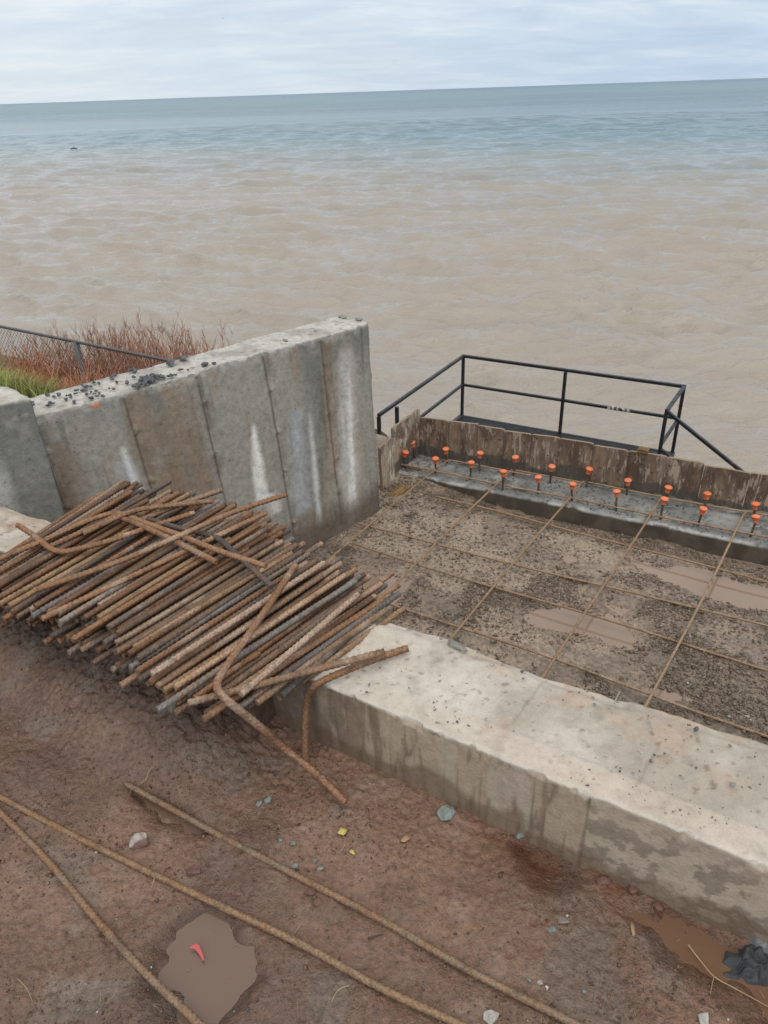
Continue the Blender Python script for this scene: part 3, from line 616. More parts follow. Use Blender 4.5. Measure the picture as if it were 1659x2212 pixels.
# ------------------------------------------------------------------ the low thick concrete wall
LW_TOP = .23
def build_low_wall():
    a0, a1, zb = -2.83, 3.2, -.95
    bb = lambda a: 1.527+.055*a
    cn = [[[W(a0, 1.17, zb), W(a1, 1.17, zb)], [W(a0, bb(a0), zb), W(a1, bb(a1), zb)]], [[W(a0, 1.17, LW_TOP), W(a1, 1.17, LW_TOP)], [W(a0, bb(a0), LW_TOP), W(a1, bb(a1), LW_TOP)]]]
    ua = np.concatenate([np.linspace(a0, -2.0, 90), np.linspace(-1.99, .5, 470), np.linspace(.53, a1, 50)])
    zs = np.concatenate([[zb], np.linspace(-.15, LW_TOP, 80)])
    q, P, F = hexa(cn, (ua-a0)/(a1-a0), np.linspace(0, 1, 72), (zs-zb)/(LW_TOP-zb)); u, v, w_ = q.T
    A, B = toab(P); Zh = P[:, 2]; hz = LW_TOP-Zh; wdt = bb(A)-1.17; dB = (B-1.17)                  # metres from front arris
    D = np.zeros_like(P)
    te = ss(-hz, -.03, 0); back_ = wdt-dB
    D[:, 2] += te*((fbm(P, 3.2, 3, 81)-.5)*.016*ss(back_, 0, .09)+(fbm(P, 12, 3, 82)-.5)*.005+(fbm(P, 45, 3, 84)-.5)*.003)*ss(dB, .0, .05)
    D[:, 2] += te*ss(dB, .085+.012*math.pi*0, .10)*-.005*ss(A, -1.0, -.4)
    back = wdt-dB; rag = .5+1.2*fbm(np.stack([A*6, A*0, A*0], 1), 1, 4, 83)
    D[:, 2] -= te*ss(.04*rag-back, 0, .04)*.016
    D[:, 2] += te*.022*np.exp(-((A+.86)/.28)**2)*ss(dB, .08, .30)
    D += UB[None]*(ss(.05-back, 0, .05)*ss(hz, .20, 0)*((fbm(P, 14, 4, 85)-.4)*.03))[:, None]
    D[:, 2] -= te*ss(.012-dB, 0, .012)*(.001+.006*ss(fbm(P, 24, 4, 86), .56, .68)); D += UB[None]*(te*ss(.012-dB, 0, .012)*.008*ss(fbm(P, 26, 3, 186), .58, .70))[:, None]
    # formed face: board joint, bulge, honeycomb
    fr = ss(.02-dB, 0, .02); jt = float(toab(at(1272, 1722, LW_TOP))[0])
    out = (fbm(np.stack([A*2.2, Zh*3, B*0], 1), 1, 3, 87)-.5)*.012+(fbm(np.stack([A*34, Zh*7, B*0], 1), 1, 4, 88)-.5)*.007
    jw = A-jt-.006*(fbm(np.stack([Zh*12, Zh*0, Zh*0], 1), 1, 3, 89)-.5); out += -.004*np.exp(-(jw/.003)**2)+.004*np.exp(-((jw+.010)/.005)**2)-.003*ss(jw, 0, .004)
    for px in (845, 1055): 
        ja = float(toab(at(px, 1545 if px == 845 else 1630, LW_TOP))[0]); out += .0035*np.exp(-((A-ja)/.003)**2)*ss(Zh, -.05, .1)
    out += -.010*ss(-Zh, -.01, .12)*0
    D += -UB[None]*(out*fr)[:, None]
    P2 = P+D
    nA = fbm(P, 5, 5, 91); nB = fbm(P, 16, 4, 92); nC = fbm(P, 2.0, 3, 93)
    ct = lerp((.495, .45, .385), (.37, .33, .275), ss(nA, .38, .62)); ct = lerp(ct, np.array((.58, .545, .48)), ss(nC, .5, .66)*.7)
    ct = lerp(ct, np.array((.44, .32, .24)), ss(fbm(P, 7, 4, 94), .56, .70)*.55); ct = lerp(ct, np.array((.22, .195, .165)), ss(nB, .60, .74)*.45)
    ct = lerp(ct, np.array((.17, .12, .09)), ss(fbm(P, 60, 2, 194), .72, .80)*.6)
    strip = ss(.095-dB+.02*(nA-.5), 0, .02)*ss(A, -.95, -.5); ct = lerp(ct, np.array((.52, .445, .37)), strip*.5)
    ct = lerp(ct, np.array((.54, .50, .44)), ss(.016-dB+.014*(nB-.5), 0, .01)*.5)
    for px0, py0, px1, py1 in ((1185, 1457, 1110, 1560), (1430, 1600, 1375, 1700)):                   # hairline cracks of the pour joints
        p0, p1 = np.array(toab(at(px0, py0, LW_TOP))), np.array(toab(at(px1, py1, LW_TOP))); e = p1-p0; f_ = np.clip(((A-p0[0])*e[0]+(B-p0[1])*e[1])/(e@e), 0, 1)
        dd = np.hypot(A-p0[0]-f_*e[0]+.012*(nA-.5), B-p0[1]-f_*e[1]); ct = lerp(ct, np.array((.22, .17, .13)), ss(.0045-dd, 0, .003)*.4)
    redp = ss(-A, 1.6, 2.2); ct = lerp(ct, np.array((.30, .15, .11)), redp*ss(fbm(P, 8, 4, 95), .46, .62)*.7)
    s1 = fbm(np.stack([A*36, Zh*5, B*0], 1), 1, 5, 96); s2 = fbm(np.stack([A*8, Zh*6, B*0], 1), 1, 5, 97)
    s3 = fbm(np.stack([A*90, Zh*9, B*0], 1), 1, 3, 196)
    cf = lerp((.385, .315, .235), (.225, .172, .122), ss(s1, .42, .58)); cf = lerp(cf, np.array((.13, .10, .07)), ss(s3, .58, .72)*.5); cf = lerp(cf, np.array((.46, .40, .32)), ss(s1*.6+s2*.4, .52, .57)*.7*ss(A, -.95, -.6))
    pr = ss(jw, 0, .005); peel = ss(fbm(np.stack([A*34, Zh*42, B*0], 1), 1, 5, 98, .62)+.5*(Zh-.1), .46, .49)
    cf = lerp(cf, lerp(np.array((.27, .225, .17)), np.array((.44, .375, .29)), peel), pr*.95)
    cf = lerp(cf, np.array((.42, .34, .27)), pr*ss(Zh, .14, .22)*.6)
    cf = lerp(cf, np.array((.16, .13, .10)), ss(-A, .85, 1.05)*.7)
    wetl = ss(.060+.09*(s2-.5)*1.6-Zh, -.012, .02); cf = lerp(cf, np.array((.15, .105, .065)), wetl*.65)
    cf = lerp(cf, np.array((.10, .075, .055)), np.exp(-(jw/.003)**2)*.5)
    top = ss(-hz, -.012, -.002); c = lerp(cf, ct, top); c = lerp(c, np.array((.22, .18, .14)), ss(dB, wdt-.001, wdt)*ss(hz, .01, .03)*.8)
    o = put('low_wall', P2, F, M['low_concrete'], base=np.array([*W(0, 1.35)[:2], zb]), col=c, wet=wetl*.9*(1-top))
    tag(o, 'low thick pale concrete wall between the mud and the gravel floor, carrying the rebar pile', 'wall')
build_low_wall()

# ------------------------------------------------------------------ footing, form boards
FT = -.675
def build_footing():
    f0, f1 = at(857, 1020, FT), at(1659, 1183, FT); k0, k1 = at(905, 984, FT), at(1659, 1112, FT)
    f2 = f1+(f1-f0)*1.0; k2 = k1+(k1-k0)*1.0; back = UB*.06; zb = np.array([0, 0, -2.2])
    cn = [[[f0+zb*.3, f2+zb*.3], [k0+back+zb*.3, k2+back+zb*.3]], [[f0, f2], [k0+back, k2+back]]]
    q, P, F = hexa(cn, np.linspace(0, 1, 620), np.linspace(0, 1, 50), np.concatenate([[0], np.linspace(.70, 1, 26)])); u, v, w_ = q.T
    A, B = toab(P); hz = FT-P[:, 2]; te = ss(-hz, -.03, 0); D = np.zeros_like(P)
    rid = ss(fbm(P, 22, 4, 131), .52, .7)*ss(fbm(P, 4, 3, 132), .4, .6)
    D[:, 2] += te*((fbm(P, 3.5, 3, 133)-.5)*.016*ss(v, 0, .15)+rid*.012+(fbm(P, 40, 3, 134)-.5)*.005)
    ed = ss(.04-v, 0, .04); D[:, 2] -= te*ed*(.002+.008*fbm(P, 16, 3, 135)); D += noisevec(P, 6, 136)*.004*ed[:, None]
    n = fbm(P, 5, 4, 137); ct = lerp((.285, .285, .27), (.185, .19, .185), ss(n, .38, .62)); ct = lerp(ct, np.array((.09, .085, .078)), np.clip(rid*.8+.6*ss(fbm(P, 45, 3, 231), .58, .70), 0, .85))
    ct = lerp(ct, np.array((.42, .42, .40)), ss(.10-v, 0, .08)*ss(fbm(P, 12, 3, 138), .45, .6)*.7)
    cf = lerp((.125, .105, .082), (.085, .072, .058), ss(fbm(np.stack([A*12, P[:, 2]*6, B*0], 1), 1, 4, 139), .4, .6)); cf = lerp(cf, np.array((.05, .043, .035)), ss(hz, .08, .14)*.5)
    top = ss(-hz, -.014, -.003); c = lerp(cf, ct, top)
    o = put('concrete_footing', P+D, F, M['low_concrete'], base=np.array([*((f0+k0)/2)[:2], FT-.66]), col=c, wet=.35+.3*(1-top))
    tag(o, 'wet grey concrete footing strip with rows of capped dowels, in front of the plywood forms', 'footing')
build_footing()
def footing_grit():
    g = np.random.default_rng(19); n = 5200; f0, f1 = at(857, 1020, FT), at(1659, 1183, FT); k0, k1 = at(905, 984, FT), at(1659, 1112, FT)
    u, v = g.uniform(0, 1.15, n), g.uniform(0.02, 1, n)**.8; P = (f0+(f1-f0)*u[:, None])*(1-v[:, None])+(k0+(k1-k0)*u[:, None])*v[:, None]
    k = fbm(P, 10, 3, 235) > g.uniform(.38, .68, n); P = P[k]; n = len(P); P[:, 2] = FT+(fbm(P, 3.5, 3, 133)-.5)*.016+.002
    sz = np.clip(g.lognormal(math.log(.006), .55, n), .003, .02); col = np.array((.10, .10, .098))*g.uniform(.35, 1.9, n)[:, None]
    chips('footing_grit', P, sz, col, M['chips'])
footing_grit()
def board(name, p0, p1, z0, t0, t1, thick, mt, label, group=None, lean=0., chip=.004, edge=True):
    """upright board standing on the line p0-p1, tops at heights t0,t1"""
    x = (p1-p0); x[2] = 0; L = np.linalg.norm(x); x /= L; nrm = np.cross(x, [0, 0, 1.]); nrm = nrm if nrm@UB > 0 else -nrm
    e = empty(name, np.array([*p0[:2], z0]), label, 'form board', group)
    nx = max(6, int(L/.012)); prof = []
    g = np.random.default_rng(int(abs(p0[0])*1e4) % 9999)
    xs = np.linspace(0, L, nx); top = t0+(t1-t0)*xs/L-z0+(fbm(np.stack([xs*9, xs*0, xs*0], 1), 1, 3, g.integers(999))-.5)*chip*2
    rc = .007; top = top-rc*(1-np.sqrt(np.clip(1-(np.clip(rc-np.minimum(xs, L-xs), 0, rc)/rc)**2, 0, 1)))*g.uniform(.3, 1.3)
    nz = 22; V = []; 
    for s_ in (0, 1):
        for j in range(nz):
            f_ = j/(nz-1)
            pt = np.outer(xs, x)+np.array([0, 0, 1.])*(top*f_)[:, None]+nrm*(s_*thick+lean*f_)
            pt += nrm*((fbm(np.array([p0])+pt, 7, 2, 3)-.5)*.006)[:, None]
            V.append(pt)
    V = np.concatenate(V); I = lambda s_, j, i: s_*nz*nx+j*nx+i
    F = [(I(0, j, i), I(0, j, i+1), I(0, j+1, i+1), I(0, j+1, i)) for j in range(nz-1) for i in range(nx-1)]
    F += [(I(1, j, i+1), I(1, j, i), I(1, j+1, i), I(1, j+1, i+1)) for j in range(nz-1) for i in range(nx-1)]
    E = [(I(0, nz-1, i), I(0, nz-1, i+1), I(1, nz-1, i+1), I(1, nz-1, i)) for i in range(nx-1)]+[(I(0, 0, i+1), I(0, 0, i), I(1, 0, i), I(1, 0, i+1)) for i in range(nx-1)]
    E += [(I(0, j, 0), I(0, j+1, 0), I(1, j+1, 0), I(1, j, 0)) for j in range(nz-1)]+[(I(0, j+1, nx-1), I(0, j, nx-1), I(1, j, nx-1), I(1, j+1, nx-1)) for j in range(nz-1)]
    link('board_face', mesh('board_face', V, F, mt, False), e)
    used = sorted({i for f_ in E for i in f_}); mp = {k: i for i, k in enumerate(used)}
    link('board_edge', mesh('board_edge', V[used], [tuple(mp[i] for i in f_) for f_ in E], M['ply_edge'], False), e)
    return e
seam_x = [905.5, 966.4, 1030.3, 1087, 1145.8, 1207, 1281, 1358, 1441, 1523.5, 1624, 1726, 1835]
top_y = [901.5, 911, 920.5, 931, 940, 949.5, 962, 976, 990, 1005.5, 1024, 1042, 1062]
k0, k1 = at(905, 984, FT), at(1659, 1112, FT)
def on_line(px):                                          # point of the form line under photo column px at top height
    lo, hi = -.2, 2.2
    for _ in range(40):
        mm = (lo+hi)/2; p = k0+(k1-k0)*mm; qv = np.array([p[0], p[1], -.39])-EYE; X, D, Y = qv@RT, qv@FW, qv@UP
        xx = 829.5+(X*RC-Y*RS)*FPX/D
        if xx < px: lo = mm
        else: hi = mm
    return k0+(k1-k0)*mm
DESC = ['dark stained plywood form board at the inner corner of the forms', 'plywood form board with a grey blotch, right beside the corner board', 'brown plywood form board, third along from the corner',
        'plywood form board with peeling white film, fourth along from the corner', 'reddish brown plywood form board, fifth along from the corner', 'brown form board standing behind the middle of the footing, sixth from the corner',
        'plywood form board with a wet dark foot, seventh from the corner', 'streaked form board with a small wood block on its top edge', 'plywood form board in front of the stair rail foot, reddish patch at its top',
        'pale peeling plywood form board, second last at the right', 'plywood form board with rounded top corners at the right edge of the photo', 'plywood form board beyond the right edge']
for i in range(12):
    p, q = on_line(seam_x[i]), on_line(seam_x[i+1]); g_ = (q-p)/np.linalg.norm(q-p)*.0012
    off = UB*(.006+.006*((i*5) % 3))
    zt0, zt1 = height_at(p, top_y[i]+.5), height_at(q, top_y[i+1]-.5)
    board('form_board', p+g_+off, q-g_+off, FT-.02, zt0, zt1, .019, M['plywood'], DESC[i], 'plywood form boards behind the footing', lean=.004*((i*7) % 3))
pA, pB = at(905, 984, FT), at(853, 1023, FT)
board('form_board', pB-UA*.004, pA-UA*.004+(pA-pB)/np.linalg.norm(pA-pB)*.03, FT-.02, height_at(pB, 925), height_at(pA, 885), .019, M['plywood_pale'], 'tall pale plywood form board closing the left end of the footing')
pA, pB = at(853, 1052, -.76), at(826, 1080, -.76)
board('form_board', pB-UA*.01, pA-UA*.01, -.80, height_at(pB, 968), height_at(pA, 944), .019, M['plywood_pale'], 'narrow weathered plywood board leaning beside the end of the tall wall', lean=-.01, chip=.012)

# ------------------------------------------------------------------ deformed bars
def smooth_path(pts, r=.05, step=.003):
    pts = [np.array(p, float) for p in pts]; n = len(pts)
    out = []
    P = [2*pts[0]-pts[1]]+pts+[2*pts[-1]-pts[-2]]
    for i in range(1, n):
        p0, p1, p2, p3 = P[i-1], P[i], P[i+1], P[i+2]; d_ = np.linalg.norm(p2-p1); m_ = max(2, int(d_/step))
        t1 = (p2-p0)/(np.linalg.norm(p2-p1)+np.linalg.norm(p1-p0))*d_; t2 = (p3-p1)/(np.linalg.norm(p3-p2)+np.linalg.norm(p2-p1))*d_
        for k in range(m_):
            s_ = k/m_; h00 = 2*s_**3-3*s_**2+1; h10 = s_**3-2*s_**2+s_; h01 = -2*s_**3+3*s_**2; h11 = s_**3-s_**2
            out.append(h00*p1+h10*t1+h01*p2+h11*t2)
    out.append(pts[-1]); return np.array(out)
def bar_mesh(path, r, pitch, mat, rib=.0015, k=12, per=4, phase=0.):
    s_ = np.concatenate([[0], np.cumsum(np.linalg.norm(np.diff(path, axis=0), axis=1))]); L = s_[-1]
    n = max(4, int(L/pitch*per)); q = np.linspace(0, L, n+1)
    c = np.stack([np.interp(q, s_, path[:, i]) for i in range(3)], 1); T = np.gradient(c, axis=0); T /= np.linalg.norm(T, axis=1)[:, None]
    u = np.cross(T[0], [0, 0, 1.]); 
    if np.linalg.norm(u) < .05: u = np.cross(T[0], [1., 0, 0])
    Us = np.zeros_like(c)
    for i in range(len(c)): u = u-T[i]*(u@T[i]); u = u/np.linalg.norm(u); Us[i] = u
    Vs = np.cross(T, Us); ph = np.arange(k)*2*math.pi/k+phase
    half = (ph-phase) % math.pi/math.pi; rb = (q[:, None]/pitch+half[None]*1.7+.5*((ph-phase) >= math.pi)[None]) % 1
    prof = np.clip(1.5-np.abs(rb-.5)*5.0, 0, 1)*np.clip(np.sin(math.pi*half)*2.2, 0, 1)[None]
    lon = (np.abs(((ph-phase) % math.pi)/math.pi) < .5/k)*.75
    R = r*.82+rib*np.maximum(prof, lon[None])
    V = c[:, None]+R[..., None]*(np.cos(ph)[None, :, None]*Us[:, None]+np.sin(ph)[None, :, None]*Vs[:, None])
    V = V.reshape(-1, 3); i = np.arange(n)[:, None]; j = np.arange(k)[None]; a_ = (i*k+j).ravel(); b_ = (i*k+(j+1) % k).ravel()
    F = [tuple(x) for x in np.stack([a_, b_, b_+k, a_+k], 1)]+[tuple(range(k-1, -1, -1)), tuple(range(n*k, (n+1)*k))]
    me = mesh('rebar', V, F, mat, True)
    for e in (-1, -2): me.polygons[e].use_smooth = False
    return me
def bar(path, r, label, mat='rust', group=None, name='rebar', pitch=None, cat='rebar', base=None):
    path = np.array(path, float); b0 = path[0].copy() if base is None else base
    me = bar_mesh(path-b0, r, pitch or r*1.7, M[mat], rib=r*.30, k=14 if r > .009 else 10)
    return tag(link(name, me, None, b0), label, cat, group)
R20, R15 = .0091, .0070
def px(*pts): return [at(x, y, z) for x, y, z in pts]

# the pile: prototype meshes shared by many bars
lens = np.linspace(.50, .88, 10); protos = []
for i, L in enumerate(lens):
    g = np.random.default_rng(i+40); bend = g.normal(0, .0022, 2)
    xs = np.linspace(0, L, 30); pth = np.stack([xs, bend[0]*np.sin(xs/L*math.pi), bend[1]*np.sin(xs/L*math.pi)], 1)
    protos.append(bar_mesh(pth, R20, R20*1.7, M['rust'], rib=R20*.30, k=12))
def pile():
    g = np.random.default_rng(21); cnt = 0
    for l in range(7):
        s_ = -2.25+(.16/.0925)*.0168*l+.006*(l % 2)
        while s_ < -1.055:
            top = .355-.10*ss(s_, -1.55, -1.08)+.012*math.sin(s_*9); z = LW_TOP+.013+l*.0178
            s_ += .0205+abs(g.normal(0, .006))+(.014 if g.uniform() < .14 else 0)
            if z > top+.008: continue
            if g.uniform() < .06+.04*(l > 3): continue
            right = ss(s_, -1.9, -1.1)
            nb = float(np.interp(s_, [-2.25, -2.0, -1.83, -1.595, -1.46, -1.33, -1.215, -1.10, -1.0], [1.0, .946, .969, 1.03 if l > 2 else .95, 1.0 if l > 2 else .96, .944, .925, .99, 1.08]))-.70*(z-.25)+g.normal(0, .026)+.01+(-.05 if g.uniform() < .06 else 0)
            fb = float(np.interp(s_+.08, [-2.3, -2.07, -1.88, -1.64, -1.45, -1.22, -1.02], [1.53, 1.70, 1.745, 1.78, 1.69, 1.64, 1.585]))-1.3*(z-.25)+g.normal(0, .028)-.06*(g.uniform() < .22)
            dirr = math.radians(float(np.interp(s_, [-2.1, -1.9, -1.5, -1.2, -1.0], [-7, 0, 6, 9, 11]))+g.normal(0, 1.0)); dz = g.normal(0, .004)+.004
            L = (fb-nb)/math.cos(dirr); k = int(np.argmin(np.abs(lens-L))); L = lens[k]
            tz = z+g.normal(0, .0045)
            d_ = UB*math.cos(dirr)+UA*math.sin(dirr); d_ = d_+np.array([0, 0, dz/L]); d_ /= np.linalg.norm(d_)
            p = W(s_+(nb-.90)*math.tan(dirr), nb, tz-dz*.5-.004)
            o = link('rebar', protos[k]); sd = np.cross([0, 0, 1.], d_); sd /= np.linalg.norm(sd); n_ = np.cross(d_, sd); ro = g.uniform(0, 6.28)
            y_ = sd*math.cos(ro)+n_*math.sin(ro); z_ = np.cross(d_, y_); mm = Matrix.Identity(4)
            for c_, vec in enumerate((d_, y_, z_)):
                for r_ in range(3): mm[r_][c_] = vec[r_]
            for r_ in range(3): mm[r_][3] = p[r_]
            o.matrix_world = mm; cnt += 1
            tag(o, 'short straight rusty ribbed bar lying parallel with the others in the big pile', 'rebar', 'straight cut bars stacked in the pile')
    print('pile bars', cnt); open('/tmp/cnt','w').write(str(cnt)) if False else None
pile()
PT = .372
SB = [
 (smooth_path(px((-60, 1236, .372), (0, 1207, .374), (98, 1166, .376), (170, 1133, .378), (222, 1114, .380), (246, 1109, .382), (268, 1112, .384), (310, 1128, .388), (392, 1158, .392), (465, 1187, .388), (575, 1223, .380))), R20, 'rust_tan', 'long pale rusty bar bent over the pile, its right leg ending furthest down the bars'),
 (smooth_path(px((109, 1180, .372), (170, 1152, .374), (225, 1128, .377), (243, 1118, .380), (258, 1117, .384), (316, 1140, .386), (392, 1176, .385), (467, 1214, .380))), R20, 'rust_tan', 'bent pale bar nested below the long one, with the shorter right leg'),
 (smooth_path(px((38, 1134, .400), (75, 1158, .385), (108, 1184, .374), (126, 1191, .372), (150, 1190, .374), (224, 1172, .378), (320, 1140, .378), (420, 1108, .374))), R20, 'rust_tan', 'bar with a hooked end pointing up at the left side of the pile'),
 (smooth_path(px((180, 1153, .376), (240, 1124, .385), (277, 1108, .400), (310, 1099, .402), (461, 1082, .400))), R20, 'rust_orange', 'pinkish rusty bar lying flattest across the top of the pile, pointing at the wall'),
 (smooth_path(px((300, 1125, .372), (380, 1093, .384), (480, 1058, .400))), R20, 'rust', 'brown bar sticking up at the back of the pile above the flat pinkish one'),
 (smooth_path(px((73, 1276, .374), (260, 1212, .388), (400, 1152, .402), (500, 1108, .412), (618, 1068, .420))), R20, 'rust_orange', 'long orange brown bar crossing over the pile and reaching up in front of the wall'),
 (smooth_path(px((297, 1113, .372), (380, 1139, .374), (440, 1153, .376), (466, 1161, .377), (486, 1175, .377), (505, 1193, .377), (588, 1267, .372))), R20, 'rust_dark', 'dark bent bar with an orange patch at its bend, below the two pale legs'),
 (smooth_path(px((638, 1220, .345), (600, 1278, .345), (564, 1332, .345), (507, 1413, .335), (480, 1452, .322), (469, 1478, .318), (476, 1498, .316), (498, 1519, .300), (551, 1561, .215), (617, 1618, .10), (683, 1671, .05), (747, 1733, .010))), R20, 'rust_tan', 'bent bar with one leg over the pile and the other slanting down onto the mud'),
 (px((406, 1519, .285), (830, 1408, .292)), R20, 'rust_orange', 'straight bar lying across the near corner of the pile towards the low wall top'),
 (px((440, 1554, .262), (629, 1424, .262), (827, 1297, .262)), R20, 'rust_orange', 'lowest reddish bar of the pile, its near end sticking out past the others'),
 (px((608, 1504, .252), (852, 1286, .262)), R20, 'rust_dark', 'dark straight bar apart from the pile, overhanging the front edge of the low wall'),
 (smooth_path(px((661, 1650, .0), (659, 1591, .075), (663, 1518, .180), (672, 1492, .225), (692, 1474, .252), (749, 1448, .258), (815, 1422, .254), (881, 1400, .262))), R20, 'rust_orange', 'bent bar leaning on the low wall, one leg down its face to the mud'),
]
for i, (pth, r, mt, lb) in enumerate(SB): bar(pth, .0100 if i > 6 else r, lb, mt)
for i, (x0, y0, z0, x1, y1, z1, mt, lb) in enumerate([
  (90, 1337, .345, 575, 1108, .385, 'rust_tan', 'white dusted bar pushed out furthest from the left half of the pile'),
  (241, 1448, .255, 640, 1190, .285, 'nailgrey', 'grey scaly bar sticking out low under the middle of the pile'),
  (326, 1457, .330, 700, 1216, .335, 'rust_white', 'whitish mud caked bar in the right half of the pile'),
  (339, 1483, .300, 704, 1238, .315, 'rust_orange', 'orange rusted bar projecting just below the whitish one'),
  (520, 1500, .300, 773, 1284, .300, 'rust_white', 'pale pink chalky bar near the right end of the pile'),
  (381, 1518, .262, 560, 1410, .272, 'rust_tan', 'short tan bar end at the near corner of the pile')]):
    if mt == 'rust_white' and mt not in M: M[mt] = material('whitish_bar', rust([(0, (.46, .36, .29)), (1, (.40, .29, .22))], .9, .3), spec=.4)
    if mt == 'nailgrey' and mt not in M: M[mt] = material('grey_scaly_bar', rust([(0, (.33, .31, .27)), (1, (.26, .23, .19))], .6, .3), spec=.4)
    bar(px((x0, y0, z0), (x1, y1, z1)), R20, lb, mt)
def ground_path(pts, r, dz=0.):
    out = []
    for x, y in pts:
        p = at(x, y, .006); A, B = toab(p); out.append(p)
    sp = smooth_path(out, step=.01); A, B = toab(sp); z = mud_height(A, B, W(A, B, 0), False)
    kk = 90; z = np.convolve(np.pad(z, kk, mode='edge'), np.ones(2*kk+1)/(2*kk+1), 'valid'); sp[:, 2] = np.maximum(z+r*.55+.003, -.004)+dz; return sp
bar(ground_path([(272, 1693), (380, 1752), (500, 1818), (590, 1864), (673, 1908), (750, 1947), (828, 1988), (1029, 2103), (1243, 2212), (1360, 2275)], R15), R15*1.16, 'rusty bar lying in the mud with its end showing, nearest the low wall', 'rust_ground', 'long bars lying in the mud')
bar(ground_path([(-90, 1685), (0, 1724), (100, 1776), (250, 1850), (374, 1909), (499, 1968), (648, 2038), (828, 2136), (1000, 2215), (1130, 2280)], R15), R15*1.16, 'greenish brown bar crossing the mud in the middle of the three', 'rust_ground', 'long bars lying in the mud')
bar(ground_path([(-60, 1700), (0, 1757), (100, 1858), (200, 1978), (299, 2088), (419, 2203), (510, 2290)], R15, .003), R15*1.16, 'steeply slanting bar in the mud at the lower left, over the puddle', 'rust_ground', 'long bars lying in the mud')

# ------------------------------------------------------------------ rebar mat over the gravel
ZG = -.650
def ext(p, q, f): return q+(q-p)*f
mat_long = [((941, 1072), (1659, 1254.5), 'mat bar running along the footing side, its free end at the left'), ((771, 1132), (1659, 1350.6), 'second mat bar from the footing, slightly bent near its left end'),
            ((763, 1172.5), (1659, 1448), 'third mat bar from the footing, passing over the middle puddle'), ((806, 1291), (1659, 1586), 'mat bar nearest the low wall, running along it')]
for i, (p, q, lb) in enumerate(mat_long):
    P, Q = at(*p, ZG), at(*q, ZG); E = ext(P, Q, .5); pts = [P+(E-P)*f+np.array([0, 0, .004*math.sin(f*14+i)-.003])+UB*.010*math.sin(f*7+i*2) for f in np.linspace(0, 1, 13)]
    bar(smooth_path(pts, step=.02), R15*.88, lb, 'rust_grid', 'rebar mat over the gravel floor')
cross = [((710, 1207), (968, 993), (1146.7, 1027), 'leftmost cross bar of the mat, passing the end of the tall wall'), ((820, 1297), (1105, 1014), (1262, 1043), 'second cross bar from the tall wall, hooked at the footing'),
         ((975, 1380), (1259, 1039), (1437, 1075), 'middle cross bar of the mat, hooked at the footing'), ((1180, 1455), (1428, 1074), (1615, 1106), 'cross bar over the middle puddle, second from the right'),
         ((1400, 1518), (1611, 1104), (1790, 1138), 'rightmost cross bar of the mat, with a wire tie near the low wall')]
for i, (n_, f_, h_, lb) in enumerate(cross):
    N, Fp, Hk = at(*n_, ZG+.016), at(*f_, -.640), at(*h_, -.640); N = ext(Fp, N, .9); A, B = toab(N)
    tlim = 1.62; dd = (N-Fp); bN, bF = toab(N)[1], toab(Fp)[1]; N = Fp+dd*min(1, (bF-tlim)/(bF-bN)); 
    d1 = (N-Fp)/np.linalg.norm(N-Fp); d2 = (Hk-Fp)/np.linalg.norm(Hk-Fp); Rb = .035
    arc = [Fp+d1*Rb, Fp+d1*Rb*.38+d2*Rb*.10, Fp+d1*Rb*.10+d2*Rb*.38, Fp+d2*Rb]
    pts = [N+(Fp+d1*Rb-N)*t_+np.array([0, 0, .003*math.sin(t_*9+i)])*(t_ < .95)+UA*.006*math.sin(t_*6+i) for t_ in np.linspace(0, .97, 10)]+arc+[Fp+d2*.2, Hk]
    bar(smooth_path(pts, step=.012), R15*.88, lb, 'rust_grid', 'rebar mat over the gravel floor')
P, Q = at(861, 1002, -.648), at(1659, 1161.6, -.648)
bar(smooth_path([P+(ext(P, Q, .4)-P)*t_+np.array([0, 0, .003*math.sin(t_*20)]) for t_ in np.linspace(0, 1, 12)], step=.02), R15*.92, 'thin bar lying on the footing along the near row of capped dowels', 'rust_grid', 'rebar mat over the gravel floor')
# wire tie
p = at(1402, 1492, ZG+.02); V, F = tube(smooth_path([p, p+np.array([.004, 0, .02]), p+np.array([.012, 0, .034]), p+np.array([.018, 0, .022]), p+np.array([.008, 0, .012])]), .0011, 5)
tag(put('wire_tie', V, F, M['darktwig']), 'small loop of tie wire on the rightmost cross bar near the low wall', 'wire')

# ------------------------------------------------------------------ capped dowels
def cap_mesh():
    pr = [(0, .0455), (.010, .0452), (.018, .043), (.0225, .0395), (.0235, .036), (.0225, .033), (.016, .0315), (.0155, .031), (.0135, .004), (.0130, 0), (.0095, 0), (.009, .004)]
    k = 20; V = []; F = []
    for i, (r_, z_) in enumerate(pr):
        for j in range(k):
            a_ = 2*math.pi*j/k; rr = r_*(1+(.05*(j % 2) if 7 < i < 10 else 0)); V.append((1.02*max(rr, 1e-5)*math.cos(a_), 1.02*max(rr, 1e-5)*math.sin(a_), z_*1.02))
    for i in range(len(pr)-1):
        for j in range(k): F.append((i*k+j, i*k+(j+1) % k, (i+1)*k+(j+1) % k, (i+1)*k+j))
    return mesh('cap', V, F, M['cap'])
def rod_mesh(L): return bar_mesh(np.array([[0, 0, z_] for z_ in np.linspace(-.02, L, 8)]), R15*.95, R15*1.4, M['rust_dark'], rib=.0016, k=10)
CAP = cap_mesh(); RODS = [rod_mesh(l_) for l_ in (.085, .10, .115)]
near = [(876, 980, 1012), (942, 992, 1022), (1017, 1003, 1037), (1087, 1021, 1060), (1164, 1033, 1066), (1237, 1046, 1082), (1332, 1065, 1104), (1428, 1081, 1122), (1509, 1099, 1135), (1622, 1119, 1160)]
